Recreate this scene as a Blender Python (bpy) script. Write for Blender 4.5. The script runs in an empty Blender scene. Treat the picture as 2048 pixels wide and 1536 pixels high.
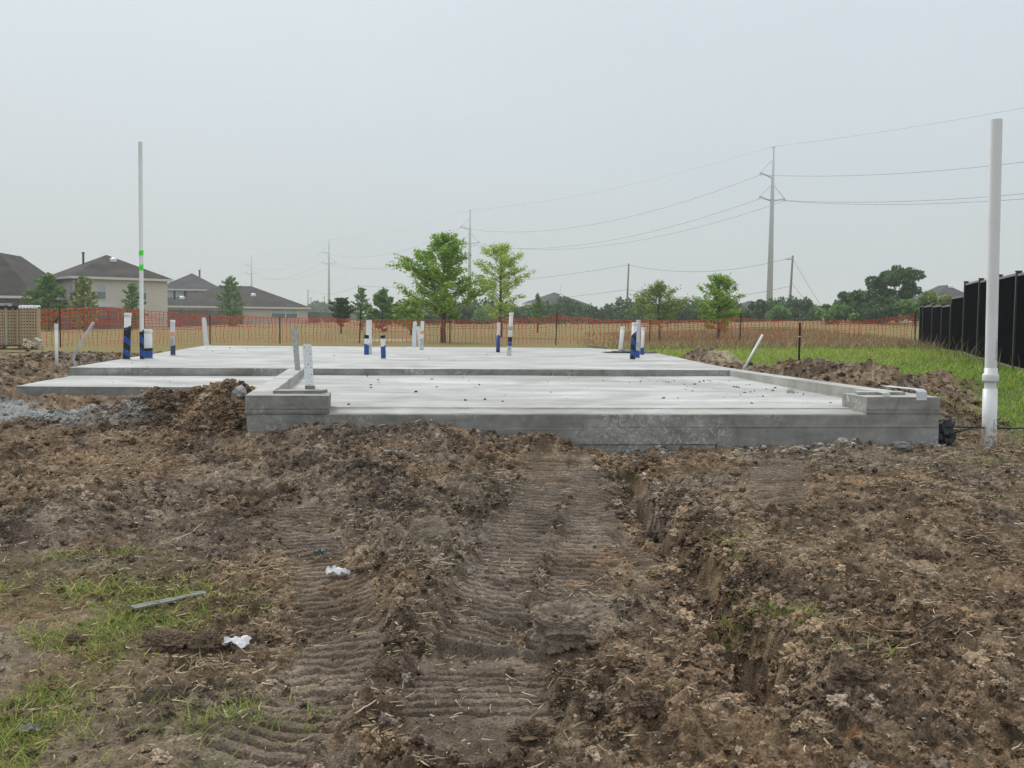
import bpy, bmesh, math, random
import numpy as np
from mathutils import Vector, Matrix

R = math.radians
random.seed(7)
rng = np.random.default_rng(11)
sc = bpy.context.scene
COL = sc.collection

# ------------------------------------------------------------------ camera
CZ = 1.55
FPX = 2022.0                      # focal length in pixels of a 2048 wide picture
PITCH = math.atan((768 - 641) / FPX)
ROLL = R(0.6)
fw = Vector((0, math.cos(PITCH), -math.sin(PITCH)))
rt0 = Vector((1, 0, 0)); up0 = Vector((0, math.sin(PITCH), math.cos(PITCH)))
rt = math.cos(ROLL) * rt0 + math.sin(ROLL) * up0
up = -math.sin(ROLL) * rt0 + math.cos(ROLL) * up0
cd = bpy.data.cameras.new('camera'); cam = bpy.data.objects.new('camera', cd); COL.objects.link(cam)
cd.sensor_width = 36.0; cd.lens = FPX / 2048 * 36.0; cd.clip_start = 0.05; cd.clip_end = 6000
mw = Matrix(((rt.x, up.x, -fw.x, 0), (rt.y, up.y, -fw.y, 0), (rt.z, up.z, -fw.z, CZ), (0, 0, 0, 1)))
cam.matrix_world = mw
sc.camera = cam

# ------------------------------------------------------------------ sky, sun, exposure
SUN_EL, SUN_AZ = R(48), R(322)    # azimuth clockwise from +Y
w = bpy.data.worlds.new('World'); sc.world = w; w.use_nodes = True
nt = w.node_tree; nt.nodes.clear()
out = nt.nodes.new('ShaderNodeOutputWorld'); bg = nt.nodes.new('ShaderNodeBackground')
sky = nt.nodes.new('ShaderNodeTexSky'); sky.sky_type = 'NISHITA'; sky.sun_disc = False
sky.sun_elevation = SUN_EL; sky.sun_rotation = SUN_AZ; sky.dust_density = 4.0; sky.air_density = 1.0
sk = nt.nodes.new('ShaderNodeVectorMath'); sk.operation = 'SCALE'; sk.inputs['Scale'].default_value = 0.10
nt.links.new(sky.outputs[0], sk.inputs[0])
tc = nt.nodes.new('ShaderNodeTexCoord'); sx = nt.nodes.new('ShaderNodeSeparateXYZ')
nt.links.new(tc.outputs['Generated'], sx.inputs[0])
rp = nt.nodes.new('ShaderNodeValToRGB'); nt.links.new(sx.outputs['Z'], rp.inputs[0])
el = rp.color_ramp.elements
el[0].position = 0.0; el[0].color = (0.530, 0.575, 0.600, 1)
el[1].position = 1.0; el[1].color = (1.06, 1.12, 1.17, 1)
for p_, c_ in ((0.10, (0.560, 0.622, 0.660)), (0.22, (0.612, 0.685, 0.728)), (0.36, (0.672, 0.748, 0.790)), (0.6, (0.85, 0.915, 0.955))):
    e_ = el.new(p_); e_.color = (*c_, 1)
mx = nt.nodes.new('ShaderNodeMix'); mx.data_type = 'RGBA'; mx.inputs[0].default_value = 0.90
nt.links.new(sk.outputs[0], mx.inputs[6]); nt.links.new(rp.outputs[0], mx.inputs[7])
# very soft unevenness of the cloud layer
cn = nt.nodes.new('ShaderNodeTexNoise'); cn.inputs['Scale'].default_value = 1.6; cn.inputs['Detail'].default_value = 4
cmap = nt.nodes.new('ShaderNodeMapping'); cmap.inputs['Scale'].default_value = (1, 1, 3)
nt.links.new(tc.outputs['Generated'], cmap.inputs[0]); nt.links.new(cmap.outputs[0], cn.inputs['Vector'])
mr = nt.nodes.new('ShaderNodeMapRange'); mr.inputs[3].default_value = 0.93; mr.inputs[4].default_value = 1.07
nt.links.new(cn.outputs[0], mr.inputs[0])
sm = nt.nodes.new('ShaderNodeVectorMath'); sm.operation = 'SCALE'
nt.links.new(mx.outputs[2], sm.inputs[0]); nt.links.new(mr.outputs[0], sm.inputs['Scale'])
nt.links.new(sm.outputs[0], bg.inputs[0]); bg.inputs[1].default_value = 1.0
nt.links.new(bg.outputs[0], out.inputs[0])

sl = bpy.data.lights.new('sun', 'SUN'); sl.energy = 1.5; sl.angle = R(14); sl.color = (1.0, 0.965, 0.91)
so = bpy.data.objects.new('sun', sl); COL.objects.link(so)
sd = Vector((math.sin(SUN_AZ) * math.cos(SUN_EL), math.cos(SUN_AZ) * math.cos(SUN_EL), math.sin(SUN_EL)))
so.rotation_euler = sd.to_track_quat('Z', 'Y').to_euler(); so.location = (0, 0, 60)

vs = sc.view_settings; vs.view_transform = 'Standard'; vs.look = 'None'; vs.exposure = 0.12; vs.gamma = 1.0
vs.use_curve_mapping = False
cy = sc.cycles
cy.use_denoising = True; cy.max_bounces = 4; cy.diffuse_bounces = 2; cy.glossy_bounces = 2
cy.transmission_bounces = 3; cy.volume_bounces = 1; cy.transparent_max_bounces = 8
cy.use_adaptive_sampling = True; cy.adaptive_threshold = 0.02
try: cy.denoiser = 'OPENIMAGEDENOISE'; cy.denoising_prefilter = 'NONE'; cy.denoising_input_passes = 'RGB_ALBEDO_NORMAL'
except Exception: pass

# ------------------------------------------------------------------ pixel helpers (2048 x 1536 frame)
def ray(px, py):
    return fw * FPX + rt * (px - 1024) - up * (py - 768)
def on_z(px, py, z):
    d = ray(px, py); t = (z - CZ) / d.z; return Vector((d.x * t, d.y * t, z))
def at_y(px, py, Y):
    d = ray(px, py); t = Y / d.y; return Vector((d.x * t, Y, CZ + d.z * t))

# ------------------------------------------------------------------ noise
def _h(ix, iy, seed):
    with np.errstate(over='ignore'):
        h = ix.astype(np.int32).view(np.uint32) * np.uint32(374761393)
        h += iy.astype(np.int32).view(np.uint32) * np.uint32(668265263)
        h += np.uint32((seed * 1442695041) & 0xffffffff)
        h ^= h >> np.uint32(13); h *= np.uint32(1274126177)
        h ^= h >> np.uint32(16); h *= np.uint32(2246822519)
        h ^= h >> np.uint32(15)
    return (h & np.uint32(0xffffff)).astype(np.float32) * np.float32(1 / 16777215.0)
def vn(x, y, seed=0):
    xi = np.floor(x); yi = np.floor(y); fx = x - xi; fy = y - yi
    ux = fx * fx * fx * (fx * (fx * 6 - 15) + 10); uy = fy * fy * fy * (fy * (fy * 6 - 15) + 10)
    a = _h(xi, yi, seed); b = _h(xi + 1, yi, seed); c = _h(xi, yi + 1, seed); d = _h(xi + 1, yi + 1, seed)
    return (a + (b - a) * ux) * (1 - uy) + (c + (d - c) * ux) * uy
def fbm(x, y, seed=0, octv=4, g=0.5):
    s = np.zeros_like(x); a = 1.0; t = 0
    for o in range(octv):
        s += a * (vn(x, y, seed + o * 17) - 0.5); t += a; a *= g
        x, y = (x * 0.8 - y * 0.6) * 2.03 + 3.1, (x * 0.6 + y * 0.8) * 2.03 + 7.7
    return s / t * 2
def lumps(x, y, cell, seed, dens=0.8, flat=0.7, rmin=.34, rvar=.36):
    """half-buried clods: height of the highest rounded lump over each point, and a random number per lump"""
    X = x / np.float32(cell); Y = y / np.float32(cell); xi = np.floor(X); yi = np.floor(Y); best = np.zeros_like(X); tint = np.full_like(X, .5)
    for dx in (-1, 0, 1):
        for dy in (-1, 0, 1):
            cx = xi + dx; cy_ = yi + dy
            r = _h(cx, cy_, seed + 3); on = _h(cx, cy_, seed + 9) < dens
            rad = rmin + rvar * r
            ex = X - (cx + _h(cx, cy_, seed)); ey = Y - (cy_ + _h(cx, cy_, seed + 1))
            k = (_h(cx, cy_, seed + 5) - .5) * 1.2
            e1 = ex + ey * k; e2 = (ey - ex * k) * (1.0 + .6 * r)
            v = rad * rad - e1 * e1 - e2 * e2
            h = np.where(on, np.sqrt(np.maximum(v, 0)) * (flat * (.55 + .9 * (1 - r))), 0)
            m = h > best; best = np.where(m, h, best); tint = np.where(m, r * 7.31 % 1.0, tint)
    return best * np.float32(cell), tint
def sst(a, b, x):
    t = np.clip((x - a) / (b - a), 0, 1); return t * t * (3 - 2 * t)
def seg_dist(X, Y, pts):
    """distance to a polyline and arc length of the nearest point"""
    D = np.full(X.shape, 1e9); S = np.zeros(X.shape); acc = 0
    for (x0, y0), (x1, y1) in zip(pts[:-1], pts[1:]):
        L = math.hypot(x1 - x0, y1 - y0); ux, uy = (x1 - x0) / L, (y1 - y0) / L
        t = np.clip((X - x0) * ux + (Y - y0) * uy, 0, L)
        d = np.hypot(X - x0 - t * ux, Y - y0 - t * uy)
        m = d < D; D = np.where(m, d, D); S = np.where(m, acc + t, S); acc += L
    return D, S

# ------------------------------------------------------------------ slab frame
TH = R(8.0)
SU = np.array([math.cos(TH), math.sin(TH)]); SV = np.array([-math.sin(TH), math.cos(TH)])
ZS = 0.87
o_ = on_z(490, 790, ZS); SO = np.array([o_.x, o_.y])
def ab(X, Y):
    return (X - SO[0]) * SU[0] + (Y - SO[1]) * SU[1], (X - SO[0]) * SV[0] + (Y - SO[1]) * SV[1]
def W(a, b, z=0.0):
    p = SO + a * SU + b * SV; return Vector((p[0], p[1], z))
FR = (6.45, -0.22)
def front_b(a): return FR[1] * np.clip(a / FR[0], 0, 1)

# ------------------------------------------------------------------ terrain
PL = [(-50, 0), (0, 0), (3.3, .04), (5, .12), (7, .25), (8.6, .36), (10, .46), (11.2, .55), (13, .68), (16, .74), (22, .68), (28, .56), (36, .45), (60, .38), (86, .32), (170, .55), (400, .6), (3000, .6)]
PC = [(-50, 0), (0, 0), (3.3, .04), (5, .12), (7, .24), (8.6, .36), (12, .5), (20, .55), (30, .5), (46, .45), (90, .75), (150, 1.25), (400, 1.3), (3000, 1.3)]
PR = [(-50, 0), (0, 0), (3.3, .04), (5, .12), (7, .25), (8.6, .38), (10, .42), (13, .6), (17, .66), (21, .62), (30, .72), (43, .66), (70, 1.2), (110, 1.98), (400, 2.0), (3000, 2.0)]
def ip(P, y): return np.interp(y, [p[0] for p in P], [p[1] for p in P])
def base(X, Y):
    s = np.clip(X / np.maximum(Y, 3.0), -.5, .45)
    zl, zc, zr = ip(PL, Y), ip(PC, Y), ip(PR, Y)
    return np.where(s < 0, zc + (zl - zc) * sst(0, .42, -s), zc + (zr - zc) * sst(0, .38, s))
def G(px, py):
    """where the sight line through a photo point meets the smooth ground"""
    z = 0.3
    for _ in range(30):
        p = on_z(px, py, min(z, CZ - 0.12)); nz = float(base(np.array([p.x]), np.array([p.y]))[0]); z = z * .5 + nz * .5
    return p
def GP(pts): return [(G(*p).x, G(*p).y) for p in pts]

TRENCH = GP([(1250, 915), (1268, 950), (1300, 1010), (1330, 1065), (1395, 1110), (1432, 1180), (1452, 1245), (1510, 1290), (1512, 1350), (1545, 1430)])
TRACKS = [(GP([(600, 1020), (625, 1090), (660, 1170), (690, 1290), (640, 1400), (520, 1540)]), .17),
          (GP([(1092, 930), (1078, 990), (1035, 1080), (992, 1180), (955, 1300)]), .175),
          (GP([(1190, 930), (1192, 1010), (1178, 1100), (1150, 1200), (1118, 1310)]), .185),
          (GP([(1262, 1060), (1310, 1170), (1370, 1260)]), .12),
          (GP([(960, 1360), (955, 1480)]), .26),
          (GP([(1560, 930), (1548, 1010)]), .2)]
CENTRE = GP([(690, 950), (800, 1010), (845, 1090), (850, 1180), (820, 1250)])
def bump(X, Y, x, y, rx, ry, h, rot=0.0):
    c, s = math.cos(rot), math.sin(rot); dx, dy = X - x, Y - y
    return h * np.exp(-((dx * c + dy * s) / rx) ** 2 - ((-dx * s + dy * c) / ry) ** 2)
# foot of the soil along the front wall, read off the photograph
WF = []
for px, py in ((440, 880), (490, 877), (540, 868), (610, 857), (680, 864), (750, 858), (820, 845), (860, 854), (950, 868), (1050, 874), (1110, 897), (1200, 909), (1250, 911), (1300, 898), (1500, 889), (1650, 885), (1890, 890), (2000, 894)):
    a_ = 6.45 * (px - 490) / 1404
    d = ray(px, py); P0 = W(a_, front_b(a_) - .1)
    t = (P0.x * SV[0] + P0.y * SV[1]) / (d.x * SV[0] + d.y * SV[1])
    WF.append((a_, CZ + d.z * t))
def cover(X, Y):
    """smooth 0..1 masks of the ground cover"""
    a, b = ab(X, Y)
    n = fbm(X * .9, Y * .9, 5, 3)
    n2 = fbm(X * 3.1, Y * 3.1, 8, 3)
    # green grass to the right of the mounds
    gl = np.interp(Y, [8, 9.6, 11, 13, 15, 19, 24, 30, 60], [9, 4.95, 5.35, 6.2, 6.4, 4.6, 3.2, 2.5, 2.5])
    green = sst(-.35, .35, X - gl + n * .45 + n2 * .25) * sst(9.3, 10.3, Y) * (1 - sst(30, 46, Y + n * 5))
    # mown olive field
    ol = sst(24.5, 28, Y + n * 1.2 + np.where(X < -7, 1, 0) * 1.5)
    # weedy patch low in the left corner
    lw = np.interp(Y, [0, 3.2, 3.8, 4.4, 5.0, 5.7, 6.1], [-.7, -.75, -1.0, -1.2, -1.35, -1.55, -9])
    weed = sst(.3, -.7, X - lw + n2 * .55 + n * .3) * sst(6.4, 5.6, Y + n2 * .5)
    cem = sst(.25, 1, 1.5 * np.exp(-((X + 5.1) / 1.5) ** 2 - ((Y - 10.25 + (X + 5.1) * .5) / .42) ** 2) + n2 * .5)
    sand = sst(.1, .5, np.exp(-((X - 5.2) / 1.9) ** 2 - ((Y - 19.3) / 2.2) ** 2) + n * .2 - .25)
    sand = np.maximum(sand, sst(.3, .6, np.exp(-((X + 6.6) / 2.3) ** 2 - ((Y - 52) / 2.5) ** 2) + n2 * .15))
    return green, ol, weed, cem, sand
SPOTS = [(G(1078, 1288).x, G(1078, 1288).y, .05, -.07), (G(1186, 1282).x, G(1186, 1282).y, .05, -.07), (G(1388, 1262).x, G(1388, 1262).y, .05, -.06), (G(1340, 1085).x, G(1340, 1085).y, .05, -.06)] + [(G(px, py).x, G(px, py).y, rr, h) for (px, py, rr, h) in ((930, 985, .22, .12), (935, 1035, .10, -.12), (1090, 915, .3, .06), (700, 905, .5, .06), (170, 1010, .5, .08), (90, 1060, .45, .07), (1750, 985, .8, .07), (1870, 1060, .5, .08), (1860, 1105, .12, -.12), (1930, 1030, .4, .07),
                            (390, 950, .5, .05), (300, 1120, .4, .04), (860, 1480, .45, .07), (1250, 1470, .5, .06), (1700, 1420, .5, .07), (1950, 1350, .5, .06), (400, 1500, .2, .06), (1400, 1490, .3, .05))]
def height(X, Y, fine=True):
    X = np.asarray(X, np.float32); Y = np.asarray(Y, np.float32)
    z = base(X, Y)
    a, b = ab(X, Y)
    green, ol, weed, cem, sand = cover(X, Y)
    near = sst(46, 30, Y)
    dirt = (1 - np.maximum(green, ol)) * near
    # broad swells
    z = z + near * .035 * fbm(X * .7, Y * .7, 21, 3)
    z += ol * .05 * fbm(X * .25, Y * .25, 22, 3) + green * .03 * fbm(X, Y, 23, 3)
    # heap in front of the wall, following its photographed foot
    prof = np.interp(a, [p[0] for p in WF], [p[1] for p in WF])
    db = b - front_b(a)
    wfm = np.exp(-((db + .12) / .33) ** 2) * sst(-.8, -.1, a) * sst(7.4, 6.8, a)
    z = z * (1 - wfm) + (prof - .045) * wfm
    z += np.exp(-((db + .75) / .45) ** 2) * (.10 * np.exp(-((a - 1.2) / 1.3) ** 2))
    # mounds
    md = np.zeros_like(z)
    md += bump(X, Y, -2.72, 9.95, .45, .60, .37)
    md += bump(X, Y, -3.55, 9.72, 1.0, .5, .27)
    for aa, bb, ra, rb, h in ((7.25, 1.6, .7, .8, .20), (7.5, 3.2, .75, .9, .36), (7.2, 4.4, .5, .6, .30), (7.7, 5.4, .8, .8, .40), (8.9, 4.0, .6, .6, .3), (7.9, 10.6, .65, 1.1, .42), (7.7, 8.4, .5, 1.2, .18),
                              (-3.7, 6.5, .5, 1.6, .16), (-4.2, 9.5, .8, 1.5, .15), (-3.7, 4.2, .5, .9, .1), (-1.5, 17.2, 2.6, .5, .2), (7.0, 1.0, .4, .5, .12)):
        p = W(aa, bb); md += bump(X, Y, p.x, p.y, ra, rb, h, TH)
    md *= 1 + .35 * fbm(X * 2.3, Y * 2.3, 31, 3)
    z += md
    pf = np.exp(-((b - 2.45) / .45) ** 2) * sst(-3.6, -2.9, a) * sst(.1, -.3, a); z = z * (1 - pf) + np.maximum(z, .66) * pf
    # piles between the machine tracks
    dc, _ = seg_dist(X, Y, CENTRE); cen = np.exp(-(dc / .26) ** 2)
    z += .11 * cen * (1 + .5 * fbm(X * 2.5, Y * 2.5, 33, 3))
    for x0, y0, rr, h in SPOTS: z += bump(X, Y, x0, y0, rr, rr, h)
    # machine tracks
    rough = dirt.copy()
    trk = np.zeros_like(z); wob = .03 * fbm(X * 4, Y * 4, 41, 2)
    for pts, hw in TRACKS:
        dd, ss = seg_dist(X, Y, pts)
        m = sst(hw + .05, hw - .03, dd + wob * 1.4)
        brk = .35 + .65 * sst(-.3, .15, fbm(X * 2.6, Y * 2.6, 43, 3) + .22)
        ph = (ss + wob * .12 + .007 * fbm(X * 9, Y * 9, 44, 2)) / .074
        rib = np.abs((ph % 1.0) - .5) * 2
        rib = sst(.18, .5, rib)
        z += m * (-.045 + .048 * rib * brk) + .008 * np.exp(-((dd - hw - .05) / .035) ** 2) * (fbm(X * 8, Y * 8, 45, 2) + .5)
        trk = np.maximum(trk, m * (.4 + .6 * brk)); rough *= 1 - .82 * m
    # trench
    dt, st = seg_dist(X, Y, TRENCH)
    wav = vn(st * 1.9, st * 0 + .5, 51); wn = .045 * fbm(X * 5, Y * 5, 52, 3, .6)
    sh = sst(.30 + wn * 2, .08 + wn, dt); wd = (.05 + .07 * wav + wn * .9) * (.6 + .4 * sst(9.0, 7.0, Y) + .25 * sst(5.2, 4.4, Y)) * sst(3.7, 4.3, Y)
    ins = sst(wd + .06, wd - .06, dt) * sst(.02, .05, wd)
    z -= sh * .10 + ins * np.clip(.25 + .26 * fbm(X * 2.2, Y * 2.2, 53, 3), .06, .38)
    z += .035 * np.exp(-((dt - .27) / .09) ** 2) * (.4 + fbm(X * 4, Y * 4, 54, 2))
    rough = rough * (1 - .8 * ins)
    rough *= 1 - .75 * np.clip(weed, 0, 1)
    # churned soil relief
    reg = .30 + .80 * sst(-.3, .3, fbm(X * 1.15, Y * 1.15, 61, 3)); reg = np.clip(reg + .9 * cen + 1.0 * np.clip(md, 0, .3) + .15 * wfm - .35 * sst(.15, .3, md), .2, 1.2)
    z += dirt * rough * (.055 * reg * fbm(X * 3.2, Y * 3.2, 62, 5, .55))
    tint = np.full_like(z, .5)
    if fine:
        wx = X + .035 * fbm(X * 9, Y * 9, 63, 3); wy = Y + .035 * fbm(X * 9, Y * 9, 64, 3)
        l1, t1 = lumps(wx, wy, .29, 70, .42, .60); l2, t2 = lumps(wx, wy, .125, 71, .62, .72); l3, t3 = lumps(wx, wy, .058, 72, .8, .85); l4, t4 = lumps(wx, wy, .028, 73, .85, .9)
        l1 = l1 * (1 + .9 * fbm(X * 16, Y * 16, 68, 3)); l2 = l2 * (1 + .6 * fbm(X * 30, Y * 30, 69, 2)); rr_ = rough * reg
        z += rr_ * (.28 * l1 + .62 * l2 + 1.0 * l3) + (rough * .95 + dirt * .15) * l4
        tint = np.where(l2 > .012, t2 * .6 + t4 * .4, np.where(l3 > .004, t3, t4)); tint = np.where(l1 > .04, tint * .6 + t1 * .4, tint)
        tint = .5 + (tint - .5) * np.clip(rough * 1.2 + .25, 0, 1)
        z += dirt * (.006 + .014 * rough) * fbm(X * 19, Y * 19, 66, 4, .7)
    # nothing pokes up through the concrete
    ins_h = ((a > -2.83) & (a < 6.48) & (b > 4.87) & (b < 15.9)) | ((a > .02) & (a < 6.4) & (b > front_b(a) + .02) & (b < 5)) | ((a > -2.75) & (a < .1) & (b > 2.75) & (b < 5)) | ((a > 6) & (a < 6.5 + .8 * np.clip((b - 6) / 6, 0, 1)) & (b > 6) & (b < 14.5))
    z = np.where(ins_h, np.minimum(z, .3), z)
    # keep soil off the top of the edge where it is bare in the photograph
    return z, dict(green=green, ol=ol, weed=weed, cem=cem, sand=sand, trk=trk, md=md, ins=np.maximum(ins, sh * .6), cen=cen, tint=tint, reg=reg)
GRID = {}
def HZ(X, Y):
    """ground height read back from the finished sheet"""
    X = np.asarray(X, float); Y = np.asarray(Y, float); ys, s, Z, n0 = GRID['ys'], GRID['s'], GRID['Z'], GRID['n0']
    i = np.clip(np.searchsorted(ys, Y) - 1, 0, len(ys) - 2); t = (Y - ys[i]) / (ys[i + 1] - ys[i])
    def row(i):
        q = X / (.60 * np.maximum(ys[i], 0) + 1.7); j = np.clip(np.searchsorted(s, q) - 1, 0, len(s) - 2); u = (q - s[j]) / (s[j + 1] - s[j])
        return Z[i, j] * (1 - u) + Z[i, j + 1] * u
    return row(i) * (1 - t) + row(i + 1) * t
def gz(x, y): return float(HZ(np.array([x]), np.array([y]))[0])

# ------------------------------------------------------------------ materials
def node(nt, t, **kw):
    n = nt.nodes.new(t)
    for k, v in kw.items():
        if k in ('blend_type', 'data_type', 'operation', 'noise_dimensions', 'feature', 'attribute_name', 'wave_type', 'bands_direction', 'wave_profile', 'interpolation_type'): setattr(n, k, v)
    return n
def bsdf(m):
    return m.node_tree.nodes['Principled BSDF']
def new_mat(name, rough=.8, spec=.3, metal=0.0):
    m = bpy.data.materials.new(name); m.use_nodes = True
    b = bsdf(m); b.inputs['Roughness'].default_value = rough
    b.inputs['Specular IOR Level'].default_value = spec; b.inputs['Metallic'].default_value = metal
    return m
def coords(nt, scale=(1, 1, 1), kind='Object'):
    t = nt.nodes.new('ShaderNodeTexCoord'); mp = nt.nodes.new('ShaderNodeMapping'); mp.inputs['Scale'].default_value = scale
    nt.links.new(t.outputs[kind], mp.inputs[0]); return mp.outputs[0]
def noise(nt, vec, scale, detail=5, rough=.55, dist=0.0):
    n = nt.nodes.new('ShaderNodeTexNoise'); n.inputs['Scale'].default_value = scale; n.inputs['Detail'].default_value = detail
    n.inputs['Roughness'].default_value = rough; n.inputs['Distortion'].default_value = dist
    nt.links.new(vec, n.inputs['Vector']); return n.outputs[0]
def ramp(nt, fac, stops):
    r = nt.nodes.new('ShaderNodeValToRGB'); e = r.color_ramp.elements
    e[0].position, e[0].color = stops[0][0], (*stops[0][1], 1); e[1].position, e[1].color = stops[-1][0], (*stops[-1][1], 1)
    for p, c in stops[1:-1]:
        x = e.new(p); x.color = (*c, 1)
    nt.links.new(fac, r.inputs[0]); return r.outputs[0]
def mix(nt, fac, a, b, bt='MIX'):
    m = nt.nodes.new('ShaderNodeMix'); m.data_type = 'RGBA'; m.blend_type = bt
    for i, v in ((0, fac), (6, a), (7, b)):
        if isinstance(v, (int, float)): m.inputs[i].default_value = v
        elif isinstance(v, tuple): m.inputs[i].default_value = (*v, 1)
        else: nt.links.new(v, m.inputs[i])
    return m.outputs[2]
def fmath(nt, op, a, b=None):
    m = nt.nodes.new('ShaderNodeMath'); m.operation = op
    for i, v in ((0, a), (1, b)):
        if v is None: continue
        if isinstance(v, (int, float)): m.inputs[i].default_value = v
        else: nt.links.new(v, m.inputs[i])
    return m.outputs[0]
def stepr(nt, v, lo, hi):
    m = nt.nodes.new('ShaderNodeMapRange'); m.interpolation_type = 'SMOOTHSTEP'
    m.inputs[1].default_value = lo; m.inputs[2].default_value = hi; nt.links.new(v, m.inputs[0]); return m.outputs[0]
def add_bump(m, fac, strength, dist):
    nt = m.node_tree; b = nt.nodes.new('ShaderNodeBump'); b.inputs['Strength'].default_value = strength; b.inputs['Distance'].default_value = dist
    nt.links.new(fac, b.inputs['Height']); nt.links.new(b.outputs[0], bsdf(m).inputs['Normal'])
def M(name, stops, scale=6, rough=.8, spec=.3, metal=0, bump=0, bscale=60, bdist=.003, stretch=(1, 1, 1), detail=6, dist=0.0):
    m = new_mat(name, rough, spec, metal); nt = m.node_tree; v = coords(nt, stretch)
    f = noise(nt, v, scale, detail, .6, dist)
    nt.links.new(ramp(nt, f, stops), bsdf(m).inputs['Base Color'])
    if bump: add_bump(m, noise(nt, v, bscale, 5), bump, bdist)
    return m
def two(c, d=.12):   # a colour and a slightly varied pair round it
    return [(.3, tuple(x * (1 - d) for x in c)), (.7, tuple(min(1, x * (1 + d)) for x in c))]
def island_mat(name, stops, transl=.25, rough=.6):
    m = new_mat(name, rough, .25); nt = m.node_tree
    g = nt.nodes.new('ShaderNodeNewGeometry'); c = ramp(nt, g.outputs['Random Per Island'], stops)
    nt.links.new(c, bsdf(m).inputs['Base Color'])
    if transl:
        tr = nt.nodes.new('ShaderNodeBsdfTranslucent'); nt.links.new(c, tr.inputs[0])
        ms = nt.nodes.new('ShaderNodeMixShader'); ms.inputs[0].default_value = transl
        o = [n for n in nt.nodes if n.type == 'OUTPUT_MATERIAL'][0]
        nt.links.new(bsdf(m).outputs[0], ms.inputs[1]); nt.links.new(tr.outputs[0], ms.inputs[2]); nt.links.new(ms.outputs[0], o.inputs[0])
    return m

# soil: the colour of each patch and clod is carried by the sheet, the node tree adds grain
def lerp(a, b, t): return a + (np.asarray(b, np.float32) - a) * np.clip(t, 0, 1)[..., None]
def pal(f, stops):
    return np.stack([np.interp(f, [q[0] for q in stops], [q[1][k] for q in stops]) for k in range(3)], -1).astype(np.float32)
def soil_colour(X, Y, mk):
    mid = fbm(X * 4.5, Y * 4.5, 101, 5, .6) * .5 + .5; big = fbm(X * .8, Y * .8, 102, 4) * .5 + .5; warm = fbm(X * 1.9, Y * 1.9, 103, 4) * .5 + .5; dk = fbm(X * 1.5, Y * 1.5, 104, 4) * .5 + .5; fine = fbm(X * 30, Y * 30, 105, 3, .6) * .5 + .5
    c = pal(mid, [(.2, (.085, .061, .042)), (.45, (.145, .105, .073)), (.62, (.195, .145, .102)), (.85, (.265, .205, .150))])
    g = pal(mid, [(.2, (.070, .060, .052)), (.5, (.138, .118, .101)), (.85, (.255, .226, .198))])
    c = lerp(c, g, sst(.50, .66, big) * .6)
    c = lerp(c, (.255, .175, .105), sst(.60, .78, warm) * .40)
    c = lerp(c, (.070, .055, .044), sst(.54, .70, dk) * .55)
    c = lerp(c, (.34, .185, .09), sst(.85, .90, fbm(X * 3.1, Y * 3.1, 106, 3) * .5 + .5) * .7)
    t = mk['tint']; c = c * (np.array([1.0, .955, .885], np.float32) * (.54 + 1.36 * t)[..., None])
    c = lerp(c, (.33, .29, .25), sst(.86, .97, t) * .45)            # paler dried crumbs
    c = c * (.50 + 1.0 * fine)[..., None]
    c = lerp(c, pal(mid, [(.3, (.165, .130, .100)), (.7, (.285, .235, .190))]), mk['trk'] * .45)
    gn = fbm(X * 12, Y * 12, 107, 4, .65) * .5 + .5
    c = lerp(c, pal(gn, [(.3, (.135, .105, .055)), (.5, (.20, .155, .085)), (.65, (.15, .155, .05)), (.8, (.12, .16, .045))]), mk['weed'] * (.18 + .55 * sst(-.15, .35, fbm(X * 2.2, Y * 2.2, 81, 3))))
    c = lerp(c, pal(gn, [(.3, (.070, .105, .026)), (.55, (.125, .170, .042)), (.8, (.19, .20, .075))]), mk['green'])
    c = lerp(c, pal(gn, [(.3, (.23, .235, .235)), (.7, (.42, .43, .43))]), mk['cem'] * .85)
    return lerp(c, pal(gn, [(.3, (.36, .285, .20)), (.7, (.52, .43, .32))]), mk['sand'] * .85)
def soil_mat(ground=True):
    m = new_mat('soil' if ground else 'soil_clod', .92, .12); nt = m.node_tree
    g = nt.nodes.new('ShaderNodeNewGeometry'); v = g.outputs['Position']
    fine = noise(nt, v, 95, 3, .65)
    if ground:
        A = nt.nodes.new('ShaderNodeAttribute'); A.attribute_name = 'earth'; B = nt.nodes.new('ShaderNodeAttribute'); B.attribute_name = 'field'
        mp = nt.nodes.new('ShaderNodeMapping'); mp.inputs['Scale'].default_value = (.25, 1, 1); nt.links.new(v, mp.inputs[0])
        c = mix(nt, B.outputs['Fac'], A.outputs['Color'], ramp(nt, noise(nt, mp.outputs[0], 1.1, 9, .75), [(.28, (.18, .145, .055)), (.45, (.26, .200, .085)), (.58, (.205, .185, .068)), (.75, (.33, .255, .125))]))
    elif ground is None:
        A = nt.nodes.new('ShaderNodeAttribute'); A.attribute_type = 'INSTANCER'; A.attribute_name = 'tone'; c = A.outputs['Color']
    else:
        c = ramp(nt, g.outputs['Random Per Island'], [(0, (.12, .09, .066)), (.35, (.19, .142, .102)), (.7, (.27, .21, .155)), (.93, (.33, .28, .225)), (1, (.44, .40, .35))])
        c = mix(nt, .7, c, ramp(nt, noise(nt, v, 1.3, 3), [(.35, (.7, .62, .58)), (.65, (1.15, 1.1, 1.08))]), 'MULTIPLY')
    c = mix(nt, 1.0, c, ramp(nt, fine, [(.26, (.40, .385, .37)), (.5, (1.0, 1.0, 1.0)), (.74, (1.6, 1.57, 1.54))]), 'MULTIPLY')
    nt.links.new(c, bsdf(m).inputs['Base Color'])
    add_bump(m, fine, 1.0, .014)
    return m
MS = soil_mat(True); MC = soil_mat(False); MI = soil_mat(None)

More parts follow.
